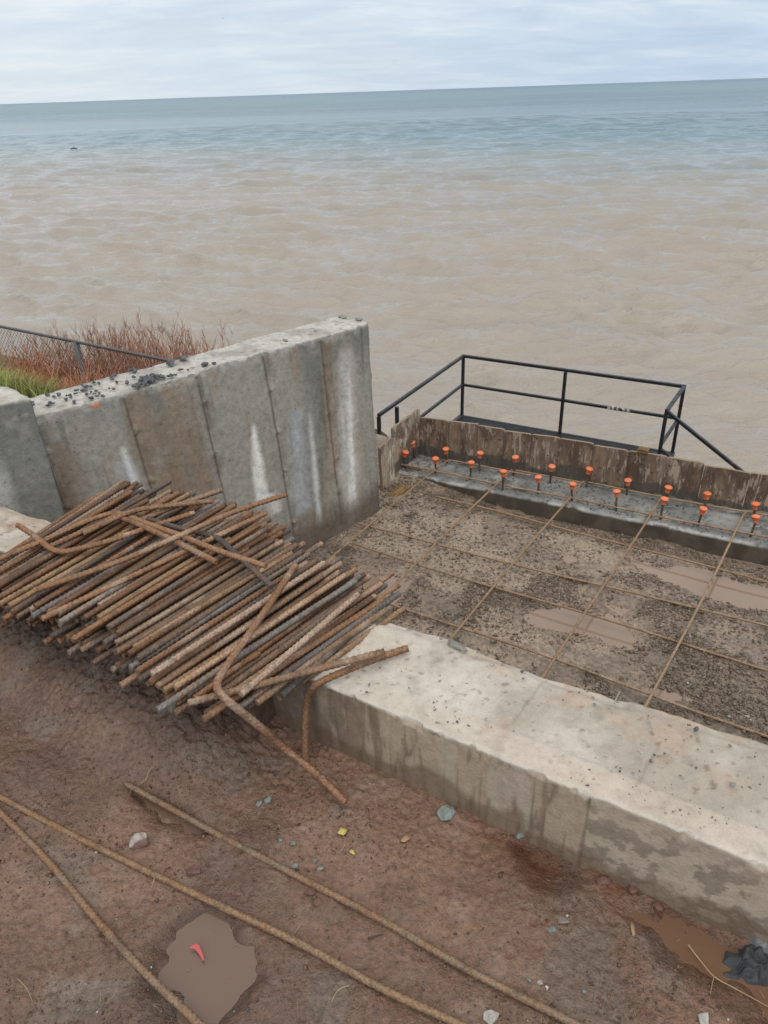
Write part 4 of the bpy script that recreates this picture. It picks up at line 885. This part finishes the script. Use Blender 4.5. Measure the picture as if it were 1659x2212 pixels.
far = [(899, 959, 992), (967, 970, 1002), (1037, 982, 1021), (1110, 990, 1028), (1190, 1008, 1043), (1268, 1014, 1052), (1355, 1040, 1070), (1436, 1056, 1091), (1521, 1071, 1104), (1628, 1092, 1120)]
words = ['at the left end', 'second from the left', 'third from the left', 'fourth from the left', 'fifth from the left', 'sixth from the left', 'fourth from the right', 'third from the right', 'second from the right', 'at the right end']
g = np.random.default_rng(2)
for row, (lst, wd) in enumerate(((near, 'row nearer the gravel'), (far, 'row by the form boards'))):
    for i, (x, y, yb) in enumerate(lst):
        b0 = at(x-1.5, yb, FT); b0[2] = FT; zt = height_at(b0, y-6); h = float(np.clip(zt-FT, .09, .16)) 
        e = empty('dowel', b0, f'orange capped dowel {words[i]} in the {wd}', 'dowel', 'orange capped dowels in the footing')
        e.rotation_euler = (g.normal(0, .08), g.normal(0, .08), g.uniform(0, 6))
        r_ = link('rod', RODS[int(np.argmin([abs(h-.02-l_) for l_ in (.085, .10, .115)]))], e); c_ = link('cap', CAP, e); c_.location = (0, 0, h-.0455); c_.rotation_euler = (g.normal(0, .10), g.normal(0, .10), 0)

# ------------------------------------------------------------------ steel platform with railing beyond the forms
def platform():
    zt = -1.50; zm = -1.90; zg = -2.36
    bl, br, fr, fl, lp, md = (at(*q, zt) for q in ((1001, 769), (1478, 835), (1440, 888), (818, 897), (857, 876), (1222, 801)))
    e = empty('steel_platform', np.array([*((bl+br)/2)[:2], zg]), 'black steel landing with grating floor and pipe railing beyond the form boards', 'platform')
    T = .038
    dn = lambda p, z: np.array([p[0], p[1], z])
    def beam(nm, p, q, w_=T, h_=T): V, F = box_between(p, q, w_, h_); put(nm, V, F, M['black_steel'], e, smooth=False)
    for p, zz_ in ((bl, zg-.15), (br, zg-.15), (md, zg-.1), (fr, zg-.6), (lp, zg-.3)): beam('post', dn(p, zt-T/2), dn(p, zz_))
    beam('end_post', dn(fl, zt-T/2), dn(fl, zm-T/2))
    u = (bl-br)/np.linalg.norm(bl-br)*T/2
    beam('top_rail', bl+u, br-u); beam('top_rail', bl, fl); beam('top_rail', br, fr)
    beam('mid_rail', dn(bl, zm), dn(br, zm), T*.9, T*.9); beam('mid_rail', dn(bl, zm), dn(fl, zm), T*.9, T*.9); beam('mid_rail', dn(br, zm), dn(fr, zm), T*.9, T*.9)
    # stair rails going down to the right
    q = at(1592, 1012, zt); A0, B0 = toab(fr)
    far_ = None
    d_ = -(bl-br)/np.linalg.norm(bl-br)                                   # stair runs along the wall
    # find the slope so the rail passes (1590,1010)
    best = None
    for s_ in np.linspace(.3, 1.6, 400):
        P = fr+d_*1.1+np.array([0, 0, -s_*1.1]); qv = P-EYE; X, D, Y = qv@RT, qv@FW, qv@UP; x_, y_ = X*FPX/D, Y*FPX/D
        X2, Y2 = 829.5+x_*RC-y_*RS, 1106-(x_*RS+y_*RC); sl = (Y2-887)/(X2-1440)
        if best is None or abs(sl-.81) < best[0]: best = (abs(sl-.81), s_)
    s_ = best[1]; L = 2.2; V3 = d_*L+np.array([0, 0, -s_*L])
    beam('hand_rail', fr, fr+V3); beam('stair_mid_rail', dn(fr, zm-.05), dn(fr, zm-.05)+V3)
    c_ = at(1425, 980, zg); 
    beam('stair_string', dn(fr, zg), dn(fr, zg)+V3, .03, .2); beam('post', fr+V3*.9, fr+V3*.9-np.array([0, 0, .9]))
    # grating floor
    nb = UB*-1; w_ = np.linalg.norm((br-fr)[:2]); G0, G1 = dn(bl, zg), dn(br, zg); side = (fr-br)/w_; side[2] = 0
    wl = 1.15; parts = []; n = 120; ax = (G1-G0)/np.linalg.norm(G1-G0); Lg = np.linalg.norm(G1-G0)
    for i in range(n+1):
        p = G0+(G1-G0)*i/n; parts.append(box_between(p+side*.03, p+side*wl, .011, .035))
    for j in range(1, 18):
        p = side*(.03+(wl-.03)*j/18); parts.append(box_between(G0+p+np.array([0, 0, .004]), G1+p+np.array([0, 0, .004]), .010, .020))
    V, F = merge(parts); put('grating', V, F, M['black_steel'], e, smooth=False)
    beam('edge_angle', G0-ax*.02, G1+ax*.02, .03, .035); beam('edge_angle', G0+side*wl, G1+side*wl, .06, .06); beam('edge_angle', G0, G0+side*wl, .06, .06); beam('edge_angle', G1, G1+side*wl, .06, .06)
    # flaked paint patch on the mid rail
    a_, b_ = dn(bl, zm), dn(br, zm)
    pm = material('flaked_paint', lambda n_, b: n_.put(b.inputs['Base Color'], n_.mix(n_.step(n_.noise(n_.pos(), 28, 4, .7), .47, .55), (.02, .02, .02), (.55, .50, .45))))
    V, F = box_between(a_+(b_-a_)*.70, a_+(b_-a_)*.80, T*.9+.004, T*.9+.004); put('paint_patch', V, F, pm, e, smooth=False)
platform()

# ------------------------------------------------------------------ stones and litter
def stone_mesh(seed, sx, sy, sz, mat, sub=2, name='stone'):
    g = np.random.default_rng(seed); import bmesh
    bm = bmesh.new(); pts = g.normal(0, 1, (16, 3)); pts /= np.linalg.norm(pts, axis=1)[:, None]; pts *= g.uniform(.78, 1.05, 16)[:, None]
    for p_ in pts: bm.verts.new((p_[0]*sx/2, p_[1]*sy/2, p_[2]*sz/2))
    r_ = bmesh.ops.convex_hull(bm, input=bm.verts[:]); 
    bmesh.ops.delete(bm, geom=[v for v in bm.verts if not v.link_faces], context='VERTS')
    bmesh.ops.bevel(bm, geom=bm.edges[:], offset=min(sx, sy, sz)*.045, segments=1, affect='EDGES')
    me = bpy.data.meshes.new(name); bm.to_mesh(me); bm.free(); me.materials.append(mat); return me
def zground(x, y, z0=0.0):
    z = z0
    for _ in range(4): P = at(x, y, z); A, B = toab(P); z = float(mud_height(np.array([A]), np.array([B]), P[None])[0])
    return at(x, y, z)
def stone(x, y, sx, sy, sz, mat, label, seed, z=None, rot=0., cat='stone', name='stone', group=None, sink=.25):
    P = zground(x, y) if z is None else at(x, y, z); o = link(name, stone_mesh(seed, sx, sy, sz, M[mat], name=name), None, P+np.array([0, 0, sz*(.5-sink)]))
    o.rotation_euler = (0, 0, rot); return tag(o, label, cat, group)
stone(965, 1760, .060, .045, .030, 'teal_stone', 'fist sized blue green stone in the mud close to the low wall', 1, rot=.5)
stone(580, 1731, .036, .020, .016, 'teal_stone', 'larger of two grey blue stones lying together right of the bent bar foot', 2, rot=.6)
stone(560, 1737, .026, .015, .012, 'teal_stone', 'smaller of two grey blue stones lying together left of its pair', 3, rot=.9)
stone(302, 1822, .060, .050, .045, 'split_stone', 'red brown stone with a white face half sunk in the mud between two bars', 4, rot=.4)
stone(258, 1834, .020, .018, .014, 'red_stone', 'small brown stone against the left side of the white faced stone', 5)
stone(1124, 1811, .035, .028, .026, 'teal_stone', 'blue green stone half buried at the foot of the low wall', 6)
for i, (x, y, s_, r_, lb) in enumerate([(606, 1815, .015, .2, 'leftmost small blue green stone of the scatter beside the first bar'), (633, 1824, .020, 1.8, 'elongated blue green stone right of the leftmost one above the bar'), (638, 1871, .020, .4, 'blue green stone touching the far side of the mud bar'),
     (680, 1860, .017, 2.2, 'upper of two blue green stones right of the mud bar'), (691, 1876, .021, .1, 'lower of two blue green stones right of the mud bar')]):
    stone(x, y, s_, s_*.75, s_*.55, 'teal_stone', lb, 20+i, rot=r_)
stone(1062, 2200, .042, .032, .018, 'pale_stone', 'pale slab stone cut by the bottom edge of the photo', 30, rot=.3)
stone(1520, 2203, .036, .026, .018, 'pale_stone', 'pinkish grey stone near the bottom right corner', 31, rot=1.1)
stone(1216, 1992, .030, .020, .010, 'mortar', 'flat grey stone chip above the folded grey film', 32)
stone(1142, 2118, .014, .010, .008, 'teal_stone', 'small pale green pebble lying above the bottom bar, left one', 33)
stone(1166, 2124, .016, .012, .009, 'pale_stone', 'oval whitish pebble right of the small green one', 34)
stone(1262, 2143, .013, .010, .008, 'teal_stone', 'greenish pebble alone below the middle of the mud', 35)
stone(420, 1886, .045, .035, .025, 'red_stone', 'big red brown clod right of the middle mud bar', 36, cat='clod', name='clod')
stone(668, 1930, .035, .030, .024, 'red_stone', 'upper red brown clod of the heap beside the first bar', 37, cat='clod', name='clod')
stone(684, 1952, .028, .024, .020, 'red_stone', 'lower red brown clod of the heap beside the first bar', 38, cat='clod', name='clod', rot=1)
stone(516, 1930, .022, .018, .014, 'red_stone', 'red brown clod between the first and the middle mud bars', 39, cat='clod', name='clod')
stone(1302, 1905, .040, .030, .026, 'red_stone', 'reddish clod against the low wall right of its joint', 40, cat='clod', name='clod')
stone(1366, 1925, .034, .026, .022, 'red_stone', 'second reddish clod at the wall foot, further right', 41, cat='clod', name='clod')
stone(1420, 1962, .030, .022, .020, 'red_stone', 'reddish clod beside the orange wet channel', 42, cat='clod', name='clod')
stone(930, 1700, .045, .030, .022, 'red_stone', 'dark clod of mud at the wall foot behind the fist sized stone', 43, cat='clod', name='clod')
# stones on the low wall
for i, (x, y, s_, mt, lb) in enumerate([(1581, 1697, .020, 'teal_stone', 'blue grey stone on the low wall top near the right edge'), (1503, 1577, .020, 'dark_stone', 'dark flake among crumbs near the back edge of the low wall'), (1577, 1612, .013, 'mortar', 'grey crumb on the low wall, right of the dark flake'),
      (1128, 1452, .013, 'dark_stone', 'upper of two grey crumbs left of the crack on the low wall'), (1130, 1467, .012, 'mortar', 'lower of two grey crumbs left of the crack on the low wall'), (1335, 1508, .010, 'dark_stone', 'dark crumb at the foot of the upright nail'),
      (1283, 1522, .011, 'mortar', 'grey crumb left of the upright nail'), (1246, 1566, .008, 'pale_stone', 'tiny white crumb in the middle of the low wall top'), (988, 1560, .011, 'dark_stone', 'dark grey crumb near the front edge of the low wall'), (884, 1487, .008, 'mortar', 'small crumb on the low wall in front of the bent bar'),
      (797, 1480, .010, 'mortar', 'crumb on the low wall between the bent bar and its front edge'), (1413, 1632, .009, 'dark_stone', 'dark crumb below the slanting nail'), (1062, 1437, .014, 'pale_stone', 'pale crumb behind the front edge, near the crossing bar tips'), (1340, 1660, .007, 'dark_stone', 'tiny dark crumb towards the front of the low wall'), (1478, 1680, .007, 'pale_stone', 'tiny pale crumb above the blue grey stone')]):
    stone(x, y, s_, s_*.8, s_*.6, mt, lb, 60+i, z=LW_TOP+.004, rot=i)
o = stone(984, 1397, .085, .035, .022, 'mortar', 'long grey lump of spilt mortar on the back edge of the low wall', 80, z=LW_TOP, rot=-.7, cat='mortar', name='mortar_lump')
stone(1000, 1410, .022, .018, .012, 'mortar', 'small mortar bit right in front of the long mortar lump', 81, z=LW_TOP, cat='mortar', name='mortar_lump')
# crumbs on the low wall top and dark chips on the tall wall top
def crumbs():
    g = np.random.default_rng(9); n = 1500; A = g.uniform(-1.0, .5, n); B = 1.19+g.uniform(0, 1, n)*.30; k = fbm(W(A, B, 0), 7, 3, 5) > g.uniform(.35, .62, n)
    P = W(A, B, LW_TOP+.002)[k]; n = len(P); col = np.array((.24, .20, .165))*g.uniform(.25, 1.6, n)[:, None]
    chips('concrete_crumbs', P, np.clip(g.lognormal(math.log(.0030), .55, n), .0016, .009), col, M['chips'])
crumbs()
protoS = [stone_mesh(100+i, .040, .030, .022, M['dark_stone']) for i in range(6)]
def wall_chip(x, y, s_, lb=None, gr='dark stone chips on top of the tall wall', mt=None):
    o = link('stone_chip', protoS[int(x*7+y) % 6], None, at(x, y, .468+.010)); o.scale = (s_, s_, s_); o.rotation_euler = (0, 0, x*3.1 % 6.28)
    tag(o, lb or 'small dark angular stone chip on the top of the tall wall', 'stone', gr)
g = np.random.default_rng(4)
# zoomed photo points (3.57 px per unit, row 0 = 663.6)
for x, y in [(370, 672), (420, 688), (449, 672), (512, 680), (540, 677), (583, 668), (505, 710), (413, 740), (386, 736), (373, 755), (570, 730), (247, 732), (250, 752), (590, 642), (640, 638), (666, 638), (635, 603), (662, 610), (652, 577), (698, 611), (725, 578), (762, 586), (668, 670), (700, 653), (738, 645), (730, 668), (752, 686), (706, 697), (765, 660), (842, 625), (875, 629), (862, 533), (883, 522), (865, 555), (852, 545), (900, 577), (545, 690), (797, 683)]:
    wall_chip(x/3.571, 663.6+y/3.571, g.uniform(.45, .8), 'small dark stone chip strewn over the near half of the tall wall top', 'dark chips strewn on the near half of the tall wall top')
for i in range(46):
    x = g.normal(1140, 62); y = 555-(x-1140)*.18+g.normal(0, 20)
    wall_chip(x/3.571, 663.6+y/3.571, g.uniform(.55, 1.0), 'dark angular chip in the dense heap of chips on the tall wall top', 'dense heap of dark chips on the tall wall top')
for x, y, s_ in [(1010, 487, .9), (1035, 489, 1.0), (1318, 431, 1.8), (1418, 392, 1.6), (1578, 440, 1.2), (1393, 484, .8), (1450, 482, .5), (1300, 531, .8), (1325, 522, .8), (1350, 522, .7), (1235, 524, .6), (1652, 430, .8)]:
    wall_chip(x/3.571, 663.6+y/3.571, s_, 'dark stone flake lying loose beyond the chip heap on the tall wall top', 'dark flakes beyond the heap on the tall wall top')
for x, y, s_, lb in [(616, 735, 1.0, 'pale lump alone on the far half of the tall wall top'), (680, 714, .5, 'tiny dark crumb on the far half of the tall wall top'), (740, 685, 1.6, 'left mortar lump at the far end of the tall wall top'), (775, 690, 1.5, 'right mortar lump at the far end of the tall wall top')]:
    o = link('mortar_lump', stone_mesh(int(x), .045*s_, .022*s_, .016*s_, M['mortar']), None, at(x, y, .475)); o.rotation_euler = (0, 0, -.6); tag(o, lb, 'mortar')

def stick(name, pts, r_, mt, label, cat, z=None, taper=True):
    P = [zground(x, y)+np.array([0, 0, .004+h]) if z is None else at(x, y, z+h) for x, y, h in pts]; sp = smooth_path(P, step=.004)
    rr = np.linspace(r_, r_*.5 if taper else r_, len(sp)); V, F = tube(sp, rr, 6); return tag(put(name, V, F, M[mt]), label, cat)
stick('root', [(337, 1656, .0), (330, 1668, .012), (322, 1678, .01), (318, 1690, .008), (300, 1702, .006), (285, 1712, .004), (279, 1722, 0)], .0011, 'twig', 'thin wavy pale root crossing the buried end of the first mud bar', 'root')
stick('twig', [(1482, 2054, .02), (1505, 2078, .012), (1540, 2116, .008), (1580, 2138, .006), (1659, 2180, .004), (1700, 2200, 0)], .0017, 'twig', 'long pale forked twig in the bottom right corner', 'twig')
stick('twig', [(1540, 2116, .006), (1536, 2135, .003), (1534, 2150, 0)], .001, 'twig', 'short side twig hanging off the long forked one', 'twig')
stick('twig', [(755, 2133, .003), (735, 2143, .008), (722, 2158, .006), (716, 2170, .002)], .0014, 'twig', 'curled pale twig between the two bars at the bottom', 'twig')
stick('twig', [(653, 1999, .006), (640, 2015, .003), (628, 2028, .001)], .0008, 'twig', 'thin straw leaning on the middle mud bar', 'twig')
stick('twig', [(336, 1905, .01), (331, 1916, .004), (325, 1923, 0)], .0012, 'twig', 'bit of yellow straw touching the middle mud bar', 'twig')
stick('twig', [(40, 2118, .002), (60, 2140, .004), (72, 2168, .002)], .0010, 'twig', 'thin dry straw at the lower left beside the steep bar', 'twig')
stick('dark_stick', [(1190, 1970, .002), (1240, 1975, .003), (1265, 1972, .001)], .0012, 'darktwig', 'dark little stick lying in the mud right of the clods', 'twig')
stick('dark_stick', [(795, 2032, .004), (812, 2028, .006), (826, 2022, .002)], .0032, 'darktwig', 'stubby dark stick above the first mud bar', 'twig')
stick('nail', [(1327, 1520, .003), (1332, 1507, .012), (1339, 1493, .026)], .0016, 'nail', 'pale nail standing up tilted at the back of the low wall', 'nail', z=LW_TOP, taper=False)
stick('nail', [(1399, 1552, .006), (1405, 1566, .006), (1413, 1586, .005)], .0017, 'nail', 'pale nail lying flat on the low wall', 'nail', z=LW_TOP, taper=False)
stick('feather', [(898, 1666, .035), (910, 1670, .03), (930, 1683, .025)], .0022, 'darktwig', 'dark curled feather like scrap at the low wall face', 'scrap')
def leaf(x, y, L, wd, rot, mt, label, name='leaf', z=None, lobes=1, cat='leaf'):
    P = zground(x, y)+np.array([0, 0, .006]) if z is None else at(x, y, z); n = 14; V = [(0, 0, 0)]; F = []
    for i in range(n):
        a_ = 2*math.pi*i/n; rr = 1+.18*math.cos(lobes*a_)+.08*math.sin(5*a_); V.append((L/2*math.cos(a_)*rr, wd/2*math.sin(a_)*rr, .12*wd*abs(math.sin(a_))+.05*L*math.cos(a_)))
    for i in range(n): F.append((0, 1+i, 1+(i+1) % n))
    V += [(v[0], v[1], v[2]-.0006) for v in V]; F += [(n+1, n+2+(i+1) % n, n+2+i) for i in range(n)]
    F += [(1+i, n+2+i, n+2+(i+1) % n, 1+(i+1) % n) for i in range(n)]
    o = link(name, mesh(name, V, F, M[mt]), None, P); o.rotation_euler = (.1, .15, rot); return tag(o, label, cat)
yl = leaf(740, 1800, .022, .019, .4, 'yellow_leaf', 'yellow leaf with a long stem on the mud below the teal stones', lobes=4)
V, F = tube(smooth_path([zground(x, y)+np.array([0, 0, .006]) for x, y in ((742, 1808), (746, 1822), (742, 1834), (733, 1846))]), .0008, 5); V = V-np.array(yl.location); 
c_ = link('stem', mesh('stem', (np.array(yl.rotation_euler.to_matrix().inverted()) @ V.T).T, F, M['twig']), yl)
leaf(761, 1844, .016, .009, -.8, 'yellow_leaf', 'small green leaf right of the yellow one', lobes=3)
leaf(1366, 2010, .030, .010, 1.4, 'dry_leaf', 'curled dry leaf standing in the mud left of the orange channel', lobes=2)
leaf(877, 1815, .024, .017, .6, 'dry_leaf', 'flat brown leaf on the mud between the wall and the yellow leaf', lobes=2)
# red plastic scrap
P = at(425, 2055, PUD_MUD+.010); V = [at(x, y, PUD_MUD+.007+h)-P for x, y, h in ((408, 2047, .002), (423, 2038, .005), (429, 2041, .006), (437, 2058, .004), (441, 2074, .002), (437, 2075, .001), (430, 2061, .002), (421, 2050, .003))]
V = V+[v-np.array([0, 0, .001]) for v in V]; n = 8; F = [tuple(range(n-1, -1, -1)), tuple(range(n, 2*n))]+[(i, (i+1) % n, n+(i+1) % n, n+i) for i in range(n)]
tag(link('plastic_scrap', mesh('plastic_scrap', V, F, M['red_plastic'], False), None, P), 'torn bright red plastic scrap lying in the lower left puddle', 'scrap')
# crumpled sheets
def crumple(name, x, y, sx, sy, h, mt, label, seed, rot=0, z=None, cat='scrap'):
    P = zground(x, y) if z is None else at(x, y, z); n = 40; u = np.linspace(-1, 1, n); U_, V_ = np.meshgrid(u, u, indexing='ij'); R_ = np.hypot(U_, V_)
    ang = np.arctan2(V_, U_); edge = .8+.35*(fbm(np.stack([np.cos(ang)*1.6, np.sin(ang)*1.6, 0*ang], -1), 1, 3, seed)-.5)*2
    sq = np.maximum(np.abs(U_), np.abs(V_)); f_ = np.where(R_ > 1e-6, sq/np.maximum(R_, 1e-6), 1); X = U_*f_*edge*sx/2; Y = V_*f_*edge*sy/2
    Pn = np.stack([X, Y, 0*X], -1); rid = 1-2*np.abs(fbm(Pn, 55, 3, seed+3)-.5)*2.0; rid2 = 1-np.abs(fbm(Pn, 22, 2, seed+4)-.5)*4
    Z = h*(np.clip(1-sq**3, 0, 1))*(.35+.5*np.clip(rid2, 0, 1)+.35*rid)+.001
    X = X+(fbm(Pn, 60, 2, seed+5)-.5)*h*.6; Y = Y+(fbm(Pn, 60, 2, seed+6)-.5)*h*.6
    V = np.stack([X, Y, Z], -1).reshape(-1, 3); o = link(name, mesh(name, V, grid_faces(n, n), M[mt]), None, P-np.array([0, 0, .003])); o.rotation_euler = (0, 0, rot)
    return tag(o, label, cat)
crumple('plastic_sheet', 1625, 2088, .17, .11, .035, 'black_plastic', 'crumpled black plastic lump in the wet channel at the lower right', 5, .3)
crumple('plastic_sheet', 1650, 2042, .09, .05, .02, 'grey_plastic', 'strip of grey film behind the crumpled black lump', 9, -.6)
crumple('plastic_film', 1192, 2010, .036, .026, .010, 'grey_plastic', 'folded scrap of grey film in the middle of the mud', 12, .2)
crumple('plastic_sheet', 853, 1102, .12, .06, .015, 'black_plastic', 'small black plastic scrap beneath the broken plank', 15, .5, z=-.70)

# broken yellow plank, blocks
def block(name, p, q, w_, h_, mt, label, cat, seed, jag=0., smooth=False):
    p, q = np.array(p), np.array(q); x = q-p; L = np.linalg.norm(x); x /= L; s_ = np.cross([0, 0, 1.], x); s_ /= np.linalg.norm(s_); n_ = np.cross(x, s_)
    cn = [[[(0, -w_/2, 0), (L, -w_/2, 0)], [(0, w_/2, 0), (L, w_/2, 0)]], [[(0, -w_/2, h_), (L, -w_/2, h_)], [(0, w_/2, h_), (L, w_/2, h_)]]]
    qv, P, F = hexa(cn, np.linspace(0, 1, 30), np.linspace(0, 1, 14), np.linspace(0, 1, 10)); D = noisevec(P, 22, seed)*.008+noisevec(P, 60, seed+1)*.003
    D[:, 0] += jag*ss(qv[:, 0], .75, 1)*(fbm(P*np.array([0, 1, 1]), 90, 2, seed+2)-.5)*2
    V = P+D; o = link(name, mesh(name, V, F, M[mt], smooth), None, p); mm = Matrix.Identity(4)
    for c_, v in enumerate((x, s_, n_)):
        for r_ in range(3): mm[r_][c_] = v[r_]
    for r_ in range(3): mm[r_][3] = p[r_]
    o.matrix_world = mm; return tag(o, label, cat)
block('broken_plank', at(828, 1096, -.735), at(874, 1058, -.69), .085, .03, 'plank', 'broken yellow brown plank end sticking out beside the tall wall foot', 'plank', 5, .05)
P = at(1377, 974, -.38); zt_ = -.392
block('wood_offcut', np.array([*P[:2], zt_])+UB*.012, np.array([*(P+UA*.062)[:2], zt_])+UB*.012, .05, .030, 'plank', 'small wood offcut sitting on top of the form boards', 'wood offcut', 8)
block('timber_block', W(-1.42, 1.13, .005), W(-1.13, 1.13, .005), .09, .10, 'timber_mud', 'mud caked timber block between the near corner of the pile and the low wall', 'timber', 15)
block('timber_block', W(-1.86, 1.08, .07), W(-1.55, 1.08, .06), .10, .10, 'timber_mud', 'mud caked timber block in the shadow under the middle of the pile', 'timber', 18)

# ------------------------------------------------------------------ fence and plants behind the tall wall
def fence():
    zt = -.70; p0, p1, p2 = at(0, 705, zt), at(163, 738, zt), at(345, 775, zt); d_ = (p2-p0)/np.linalg.norm(p2-p0); a0 = p1-d_*5.0; a1 = p2+(p2-p1)*.95; zg = -1.95
    e = empty('chain_link_fence', np.array([*p1[:2], zg]), 'grey chain link fence with a pipe top rail behind the red twigs', 'fence')
    V, F = tube([a0, p1, a1], .017, 10); put('top_rail', V, F, M['galv'], e)
    for k in (-2, -1, 0, 1, 2):
        b_ = p1+d_*2.3*k
        if k > 0: continue
        V, F = tube([np.array([*b_[:2], zg-.3]), np.array([*b_[:2], zt])], .030, 10); put('post', V, F, M['galv'], e)
    parts = []; c = .062; L = np.linalg.norm(a1-a0); H_ = zt-zg; nx = int(L/c)
    for i in range(-int(H_/c), nx):
        for s_ in (1, -1):
            x0 = i*c; pts = []
            m_ = int(H_/c)
            xa, za, xb, zb_ = (x0, zg, x0+m_*c, zg+m_*c) if s_ > 0 else (x0, zg+m_*c, x0+m_*c, zg)
            # clip to the fence
            ta, tb = 0., 1.
            if xa < 0: ta = -xa/(xb-xa)
            if xb > L: tb = (L-xa)/(xb-xa)
            if tb <= ta: continue
            A_ = a0+d_*(xa+(xb-xa)*ta); B_ = a0+d_*(xa+(xb-xa)*tb); A_ = np.array([A_[0], A_[1], za+(zb_-za)*ta]); B_ = np.array([B_[0], B_[1], za+(zb_-za)*tb])
            parts.append(tube([A_, B_], .0022, 3))
    V, F = merge(parts); put('wire_mesh', V, F, M['wire'], e)
fence()
def bankz(A, B): return -.30-.35*ss(B, 2.0, 3.4)-1.15*ss(B, 3.3, 5.3)
def shrub(px_, dist_z, hgt, n, label, seed, spread=.30):
    hgt *= 1.13; n = 78
    g = np.random.default_rng(seed); P = at(px_[0], px_[1], dist_z); A, B = toab(P); z0 = float(bankz(A, B)); base = np.array([P[0], P[1], z0-.05]); parts = []; dark = []
    e = empty('red_twig_shrub', base, label, 'shrub', 'leafless red twig shrubs behind the tall wall')
    for i in range(n):
        o_ = np.array([*g.normal(0, spread*.6, 2), 0]); h = hgt*g.uniform(.6, 1.08); ln = g.normal(0, .20, 2); pts = [base+o_]
        for k in range(1, 6): f_ = k/5; pts.append(base+o_+np.array([ln[0]*f_*h+g.normal(0, .026), ln[1]*f_*h+g.normal(0, .026), h*f_]))
        parts.append(tube(pts, np.linspace(.0050, .0018, 6), 4))
        for b_ in range(g.integers(4, 9)):
            f_ = g.uniform(.35, .95); k = int(f_*5); q0 = pts[k]+(pts[min(5, k+1)]-pts[k])*(f_*5-k); L = g.uniform(.08, .26)*(1.1-f_*.6); an = g.uniform(0, 6.28)
            q1 = q0+np.array([math.cos(an)*.5, math.sin(an)*.5, .9])*L*.55; q2 = q1+np.array([math.cos(an)*.35, math.sin(an)*.35, 1])*L*.5
            parts.append(tube([q0, q1, q2], [.0032, .0023, .0013], 3))
    V, F = merge(parts); put('stems', V, F, M['reed_twig'], e)
sh = [((30, 800), -1.0, .80), ((85, 800), -1.1, .85), ((135, 790), -1.15, .95), ((180, 790), -1.1, 1.0), ((220, 785), -1.2, .95), ((262, 785), -1.1, .95), ((300, 780), -1.2, 1.0), ((340, 780), -1.1, .98), ((378, 780), -1.1, .98), ((415, 790), -1.15, .95), ((440, 800), -1.1, .80), ((160, 820), -.85, .62), ((240, 815), -.9, .66), ((330, 815), -.9, .68)]
for i, (p_, z_, h_) in enumerate(sh): shrub(p_, z_, h_, 26, 'leafless shrub of red brown upright twigs behind the tall wall', 300+i)
def blades(name, pts, n, hgt, mt, label, cat, seed, spread=.25, kind=None, droop=.5, wd=.006):
    g = np.random.default_rng(seed); V = []; F = []
    for i in range(n):
        c_ = pts[g.integers(len(pts))]; o_ = g.normal(0, spread, 2); P = np.array([c_[0]+o_[0], c_[1]+o_[1], 0]); A, B = toab(P); P[2] = float(bankz(A, B))-.03+g.uniform(0, .03); h = hgt*g.uniform(.5, 1.15); an = g.uniform(0, 6.28)
        dx = np.array([math.cos(an), math.sin(an), 0]); sd = np.array([-dx[1], dx[0], 0])*wd*g.uniform(.6, 1.3); lean = g.uniform(.1, droop)*h; b_ = len(V)
        for k in range(4): f_ = k/3; q = P+dx*lean*f_**1.8+np.array([0, 0, h*(f_-.22*f_**3*droop)]); V += [q-sd*(1-f_*.85), q+sd*(1-f_*.85)]
        for k in range(3): F.append((b_+2*k, b_+2*k+1, b_+2*k+3, b_+2*k+2))
    o = link(name, mesh(name, V, F, M[mt])); 
    return struct(o, 'stuff')
gp1 = [at(x, y, z)[:2] for x, y, z in ((-40, 830, -.75), (0, 840, -.7), (20, 835, -.75), (-20, 815, -.9), (40, 850, -.65), (-80, 820, -.8))]
blades('green_grass', gp1, 6500, .30, 'grass', '', '', 1, .22, droop=.9, wd=.005)
gp2 = [at(x, y, z)[:2] for x, y, z in ((70, 840, -.75), (100, 850, -.7), (130, 845, -.75), (90, 820, -.85), (150, 840, -.8), (60, 815, -.9), (190, 835, -.8))]
blades('dry_grass', gp2, 5200, .33, 'dry_grass', '', '', 2, .17, wd=.004)

# ------------------------------------------------------------------ far things
P = at(160, 322, SEA+.1); parts = [tube(smooth_path([P+np.array([x, 0, z_]) for x, z_ in ((-.45, .0), (-.2, .08), (.1, .10), (.45, .03))], step=.1), [.05]+[.14]*15+[.05] if False else .07, 7)]
V, F = merge(parts+[tube([P+np.array([.1, 0, .1]), P+np.array([-.1, .1, .28])], .03, 5)]); tag(put('driftwood', V, F, M['dark_wood'], smooth=True), 'tiny dark piece of driftwood floating far out on the left', 'driftwood')
r_ = at(482, 40, -20)-EYE; 
dx, dy = 482-829.5, 40-1106; r_ = (dx*RC-dy*RS)*RT+FPX*FW+(-dx*RS-dy*RC)*UP; P = EYE+r_/np.linalg.norm(r_)*290
V = np.array([(-.45, 0, .12), (-.2, .05, .2), (0, .12, .05), (.2, .05, .2), (.45, 0, .12), (0, -.14, .03), (0, .3, 0), (0, -.3, 0), (0, 0, -.06)]); F = [(0, 1, 5), (1, 2, 5), (2, 3, 5), (3, 4, 5), (6, 2, 8), (2, 5, 8), (5, 7, 8), (6, 8, 2)]
tag(link('gull', mesh('gull', V, F, M['dark_wood'], False), None, P), 'tiny gull in flight high in the cloudy sky', 'bird')
